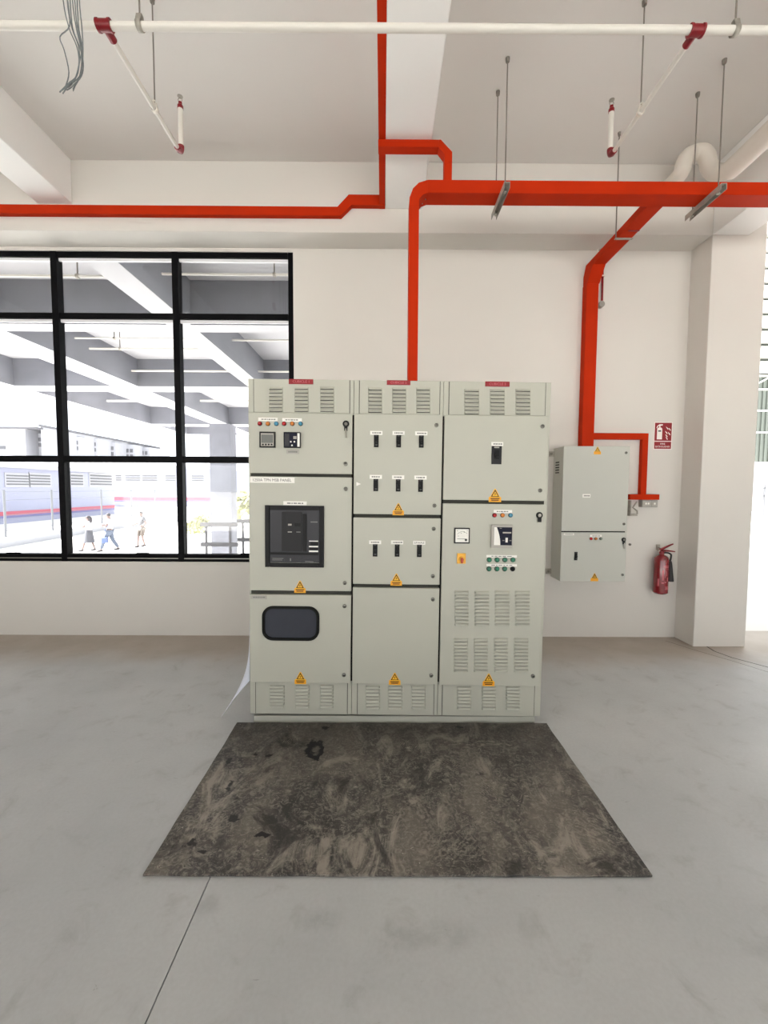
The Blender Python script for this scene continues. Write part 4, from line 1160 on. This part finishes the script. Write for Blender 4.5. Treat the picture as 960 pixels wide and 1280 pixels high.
# kerb wall, fence and bushes
def gp(px, py, z=GZ): return spot_z(px, py, z)
K0, K1, K2 = onK(0, 690), gp(150, 662), gp(235, 652)
kb = [Vector((-17.6, 14, 0)), Vector((-17.8, 19, 0)), Vector((-18.6, 27, 0)), Vector((-17.5, 36, 0))]
t = thing('kerb_wall', (-18, 24, GZ), 'low pale retaining kerb along the foot of the fence', 'wall')
for i in range(3):
    a_, b_ = kb[i], kb[i + 1]; d = (b_ - a_).normalized(); n_ = Vector((d.y, -d.x, 0)) * .2
    m = MB(); vs = [a_ - n_, a_ + n_, b_ + n_, b_ - n_]
    m.add([(v.x, v.y, GZ) for v in vs] + [(v.x, v.y, GZ + .45) for v in vs], [(0, 1, 2, 3), (4, 5, 6, 7), (0, 1, 5, 4), (1, 2, 6, 5), (2, 3, 7, 6), (3, 0, 4, 7)], 'factory_white')
    m.build('kerb_block', t)
t = thing('yard_fence', (-18, 24, GZ + .45), 'thin wire fence with pale posts across the yard', 'fence')
fps = []
for px, py in ((6, 618), (67, 614), (127, 618), (165, 617), (195, 617), (222, 617)):
    # post feet follow the kerb line
    best = None
    for i in range(3):
        for s in range(60):
            q = kb[i].lerp(kb[i + 1], s / 60.0)
            v = CAMR @ (Vector((q.x, q.y, GZ + .45)) - EYE); x_ = CX + FPX * v.x / v.z
            if best is None or abs(x_ - px) < best[0]: best = (abs(x_ - px), q.copy())
    q = best[1]; fps.append(q)
    MB().cyl((q.x, q.y, GZ + .45), (q.x, q.y, GZ + 2.7), .05, 'fence_post', 8).build('post', t)
for i in range(len(fps) - 1):
    for z in (.75, 1.5, 2.2, 2.6):
        MB().cyl((fps[i].x, fps[i].y, GZ + z), (fps[i + 1].x, fps[i + 1].y, GZ + z), .012, 'fence_post', 5).build('wire', t)
def bush(x, y, r, label, seed):
    rn = random.Random(seed); m = MB()
    for k in range(140):
        a_ = rn.uniform(0, 6.28); e_ = rn.uniform(0, 1.5); rr = r * rn.uniform(.5, 1)
        c = Vector((x + rr * math.cos(a_) * math.cos(e_), y + rr * math.sin(a_) * math.cos(e_), GZ + rr * math.sin(e_) * .9 + .05))
        u = Vector((rn.uniform(-1, 1), rn.uniform(-1, 1), rn.uniform(-1, 1))).normalized(); v = u.orthogonal().normalized(); l = r * .22
        m.add([c - u * l, c + v * l * .5, c + u * l, c - v * l * .5], [(0, 1, 2, 3)], 'bush')
    o = m.build('leaves'); o.name = 'bush'
    tag(o, label, 'bush', 'bushes by the far fence')
p = spot(242, 663, 26); bush(p.x, p.y, .8, 'small yellow-green bush left of the canopy column', 1)
p = spot(252, 655, 30); bush(p.x, p.y, .9, 'paler bush touching the left side of the canopy column', 2)
p = spot(302, 612, 40); bush(p.x, p.y, 2.6, 'tall loose shrub right of the canopy column', 4)

# warehouse past the column
t = thing('clad_warehouse', (30, 31, 0), 'grey clad warehouse with white rails seen past the column', 'building')
MB().box(18, 30, -.03, 60, 44, 3.6, 'factory_white').build('lower_wall', t)
zz = [3.6, 5.7, 7.25, 8.75, 9.7]
for i in range(4):
    m = MB(); x = 18.0
    m.box(18, 30.05, zz[i], 60, 44, zz[i + 1], 'cladding')
    while x < 60:
        m.box(x, 29.98, zz[i], x + .16, 30.05, zz[i + 1], 'cladding'); x += .32
    o = m.build('cladding_panel', t)
    MB().box(18, 29.9, zz[i + 1] - .06, 60, 30.05, zz[i + 1] + .06, 'cladding_rail').build('rail', t)
z = 9.9
while z < 20:
    MB().box(18, 29.7, z, 60, 30.1, z + .75, 'cladding_rail').build('louvre_blade', t); z += 1.05
MB().box(18, 30.3, 9.7, 60, 44, 20, 'cladding').build('upper_wall', t)
for (xa_, za, xb_, zb_) in ((26.3, 8.9, 27.6, 9.6),):
    MB().tube([(xa_, 29.9, za), (xb_, 29.9, zb_)], .06, 'cladding_rail', 6).build('brace', t)
t = thing('yard_rail', (17.6, 19.6, -.03), 'grey metal rail in the yard just past the column', 'railing')
for z in (spot(950, 610, 19.6).z, spot(950, 620, 19.6).z): MB().box(17.2, 19.57, z - .03, spot(956, 610, 19.6).x, 19.63, z + .03, 'fence_post').build('rail', t)
MB().box(spot(955, 610, 19.6).x, 19.57, -.03, spot(956.5, 610, 19.6).x, 19.63, spot(950, 606, 19.6).z, 'fence_post').build('post', t)

# ------------------------------------------------------------------ people walking in the yard
def skinned(name, joints, edges, parent, m, sub=1):
    """joints: {key: (xyz, radius)} in person space"""
    keys = list(joints); me = bpy.data.meshes.new(name)
    me.from_pydata([joints[k][0] for k in keys], [(keys.index(a_), keys.index(b_)) for a_, b_ in edges], [])
    o = bpy.data.objects.new(name, me); COL.objects.link(o)
    o.parent = parent; ORG[o.name] = ORG[parent.name]
    sk = o.modifiers.new('skin', 'SKIN'); sk.use_smooth_shade = True
    for i, k in enumerate(keys):
        r_ = joints[k][1]; me.skin_vertices[0].data[i].radius = (r_, r_) if not isinstance(r_, tuple) else r_
        me.skin_vertices[0].data[i].use_root = (i == 0)
    s_ = o.modifiers.new('smooth', 'SUBSURF'); s_.levels = sub; s_.render_levels = sub
    me.materials.append(MATS[m])
    return o
def person(label, loc, rz, H, J, top, bottom, skirt=False, long_hair=False, short_sleeve=True, bag=False):
    """J: joint positions for a 1.7 m figure facing -Y in its own frame"""
    root = thing('person', loc, label, 'person', 'people walking in the yard')
    k = H / 1.7
    root.rotation_euler = (0, 0, rz); root.scale = (k, k, k)
    B = {'pelvis': ((0, 0, .93), .12), 'waist': ((0, 0, 1.08), .11), 'chest': ((0, -.01, 1.28), .13), 'neck0': ((0, 0, 1.43), .065), 'neck': ((0, -.01, 1.49), .05),
         'head': (J.get('head', (0, -.03, 1.58)), (.075, .09)), 'crown': (J.get('crown', (0, -.02, 1.67)), .06)}
    E_ = [('pelvis', 'waist'), ('waist', 'chest'), ('chest', 'neck0'), ('neck0', 'neck'), ('neck', 'head'), ('head', 'crown')]
    for s, sx in (('l', 1), ('r', -1)):
        B['sh' + s] = ((sx * .17, 0, 1.38), .06); B['el' + s] = (J['el' + s], .042); B['wr' + s] = (J['wr' + s], .03)
        B['hip' + s] = ((sx * .09, 0, .88), .09); B['kn' + s] = (J['kn' + s], .06); B['an' + s] = (J['an' + s], .042)
        an = Vector(J['an' + s]); B['to' + s] = ((an.x, an.y - .16, max(an.z - .05, .03)), .034)
        E_ += [('chest', 'sh' + s), ('sh' + s, 'el' + s), ('el' + s, 'wr' + s), ('pelvis', 'hip' + s), ('hip' + s, 'kn' + s), ('kn' + s, 'an' + s), ('an' + s, 'to' + s)]
        w = Vector(J['wr' + s]); d = (w - Vector(J['el' + s])).normalized(); side = d.cross(Vector((0, 0, 1)) if abs(d.z) < .9 else Vector((0, 1, 0))).normalized()
        B['pa' + s] = (tuple(w + d * .06), (.034, .02)); E_.append(('wr' + s, 'pa' + s))
        for q in range(4):
            tip = w + d * (.06 + (.075, .085, .08, .06)[q]) + side * (q - 1.5) * .02 + Vector((0, -.012, -.01))
            mid = w + d * .09 + side * (q - 1.5) * .019
            B['f%d%s' % (q, s)] = (tuple(mid), .009); B['g%d%s' % (q, s)] = (tuple(tip), .008)
            E_ += [('pa' + s, 'f%d%s' % (q, s)), ('f%d%s' % (q, s), 'g%d%s' % (q, s))]
        th = w + d * .03 + side * -.035; B['th' + s] = (tuple(th), .010); E_.append(('wr' + s, 'th' + s))
    skinned('body', B, E_, root, 'skin', 2)
    # face
    hc = Vector(B['head'][0]); fd = (Vector(J.get('look', (0, -1, 0)))).normalized(); sd = fd.cross(Vector((0, 0, 1))).normalized()
    def off(o): o.location = Vector((0, 0, 0)); o.parent = root; return o
    def local(mb, name):
        o = bpy.data.objects.new(name, mb.mesh(name)); COL.objects.link(o); o.parent = root; ORG[o.name] = ORG[root.name]; return o
    m = MB()
    for s in (-1, 1):
        c = hc + fd * .078 + sd * s * .032 + Vector((0, 0, .02)); m.lathe([(.004, -.008), (.011, -.004), (.011, .004), (.004, .008)], c, 'hair', 8)
    local(m, 'eyes')
    m = MB(); m.tube([hc + fd * .075 + Vector((0, 0, .015)), hc + fd * .105 + Vector((0, 0, -.018)), hc + fd * .08 + Vector((0, 0, -.026))], [.008, .014, .01], 'skin', 8); local(m, 'nose')
    m = MB(); m.tube([hc + fd * .08 + sd * -.025 + Vector((0, 0, -.052)), hc + fd * .088 + Vector((0, 0, -.05)), hc + fd * .08 + sd * .025 + Vector((0, 0, -.052))], .006, 'stripe_red', 6); local(m, 'mouth')
    m = MB()
    for s in (-1, 1): m.lathe([(.005, -.03), (.016, -.01), (.018, .015), (.006, .03)], hc + sd * s * .082 - fd * .005, 'skin', 8)
    local(m, 'ears')
    # hair cap (and length)
    m = MB(); vs = []; fs = []; nu, nv = 14, 7; cc = hc + Vector((0, 0, .03)) - fd * .012
    for j in range(nv + 1):
        ph = R(90 - 105 * j / nv)
        for i in range(nu):
            an = 2 * math.pi * i / nu; dr = Vector((math.cos(an), math.sin(an), 0))
            front = max(0, dr.dot(fd))
            p2 = max(ph, R(25) * front + R(-15) * (1 - front)) if j > 3 else ph
            v = cc + dr * .092 * math.cos(p2) + Vector((0, 0, .098 * math.sin(p2)))
            vs.append(v)
    for j in range(nv):
        for i in range(nu): fs.append((j * nu + i, j * nu + (i + 1) % nu, (j + 1) * nu + (i + 1) % nu, (j + 1) * nu + i))
    m.add(vs, fs, 'hair')
    if long_hair:
        m.tube([cc - fd * .05 + Vector((0, 0, .03)), cc - fd * .095 + Vector((0, 0, -.06)), cc - fd * .1 + Vector((0, 0, -.2)), cc - fd * .08 + Vector((0, 0, -.30))], [.07, .08, .065, .02], 'hair', 12)
    local(m, 'hair')
    # shirt
    T = {'chest': ((0, -.005, 1.27), .155), 'waist': ((0, 0, 1.08), .14), 'hem': ((0, 0, .95), .145), 'neck0': ((0, 0, 1.42), .085)}
    TE = [('chest', 'waist'), ('waist', 'hem'), ('chest', 'neck0')]
    for s, sx in (('l', 1), ('r', -1)):
        sh = Vector((sx * .17, 0, 1.38)); el = Vector(J['el' + s]); T['sh' + s] = (tuple(sh), .085); T['sl' + s] = (tuple(sh.lerp(el, .62)), .066)
        TE += [('chest', 'sh' + s), ('sh' + s, 'sl' + s)]
    skinned('shirt', T, TE, root, top, 2)
    if skirt:
        vs = []; fs = []; n_ = 20; m = MB()
        for j, (z, rx, ry, yo) in enumerate(((1.02, .145, .125, 0), (.85, .19, .165, 0), (.6, .22, .2, .0), (.42, .245, .23, .0))):
            for i in range(n_):
                an = 2 * math.pi * i / n_; f_ = 1 + .05 * math.sin(an * 6) * (j / 3)
                vs.append((rx * f_ * math.cos(an), yo + ry * f_ * math.sin(an), z))
        for j in range(3):
            for i in range(n_): fs.append((j * n_ + i, j * n_ + (i + 1) % n_, (j + 1) * n_ + (i + 1) % n_, (j + 1) * n_ + i))
        local(m.add(vs, fs, bottom), 'skirt')
    else:
        Lg = {'pelvis': ((0, 0, .95), .14)}; LE = []
        for s, sx in (('l', 1), ('r', -1)):
            Lg['hip' + s] = ((sx * .095, 0, .86), .115); Lg['kn' + s] = (J['kn' + s], .085)
            LE += [('pelvis', 'hip' + s), ('hip' + s, 'kn' + s)]
            if not J.get('shorts'):
                an = Vector(J['an' + s]); Lg['an' + s] = ((an.x, an.y, an.z + .02), .07); LE.append(('kn' + s, 'an' + s))
        skinned('shorts' if J.get('shorts') else 'trousers', Lg, LE, root, bottom, 2)
    for s in ('l', 'r'):
        an = Vector(J['an' + s]); m = MB()
        m.tube([an + Vector((0, .05, -.045)), an + Vector((0, 0, -.03)), an + Vector((0, -.1, -.05)), an + Vector((0, -.19, -.055))], [.035, .05, .045, .028], 'shoe', 10)
        local(m, 'shoe')
    return root
def ground_spot(px, Y):
    p = spot(px, 690, Y); return Vector((p.x, Y, GZ))
PW = 18.3
# facing left in the photo: turned a quarter from -Y towards -X
person('person in white top and long grey skirt raising one hand outside the window', ground_spot(112, PW), R(-80), 1.58,
       {'ell': (.22, -.14, 1.16), 'wrl': (.17, -.34, 1.30), 'elr': (-.24, .03, 1.12), 'wrr': (-.22, -.14, .98), 'knl': (.09, -.14, .50), 'anl': (.08, -.26, .09), 'knr': (-.09, .06, .5), 'anr': (-.08, .2, .1)},
       'cloth_white', 'cloth_grey', skirt=True, long_hair=True)
pr = person('person in white shirt and blue jeans walking with folded arms outside the window', ground_spot(138, PW), R(-70), 1.70,
       {'ell': (.25, -.06, 1.12), 'wrl': (.02, -.24, 1.12), 'elr': (-.25, -.06, 1.12), 'wrr': (-.02, -.22, 1.17), 'knl': (.1, -.2, .52), 'anl': (.09, -.32, .09), 'knr': (-.1, .08, .5), 'anr': (-.09, .3, .12), 'look': (0, -1, -.3), 'head': (0, -.05, 1.57)},
       'cloth_white', 'denim')
person('person in grey tee and tan shorts walking behind the other two outside the window', ground_spot(178, 19.6), R(-25), 1.72,
       {'ell': (.27, .02, 1.13), 'wrl': (.2, -.2, 1.02), 'elr': (-.28, .0, 1.12), 'wrr': (-.3, -.2, 1.06), 'knl': (.1, -.06, .5), 'anl': (.09, .06, .12), 'knr': (-.1, -.12, .5), 'anr': (-.09, -.14, .09), 'shorts': True},
       'cloth_grey', 'cloth_tan')
p = spot(131, 675, PW - .3)
t = thing('shoulder_bag', p, 'pale blue bag carried at the hip of the person in jeans', 'bag')
MB().box(p.x - .13, p.y - .06, p.z - .14, p.x + .13, p.y + .06, p.z + .12, 'bag_blue').build('pouch', t, bevel=.03)
MB().tube(bez(Vector((p.x - .1, p.y, p.z + .11)), Vector((p.x + .1, p.y, p.z + .75)), Vector((p.x + .22, p.y + .1, p.z + .62)), 8), .012, 'bag_blue', 6).build('strap', t)
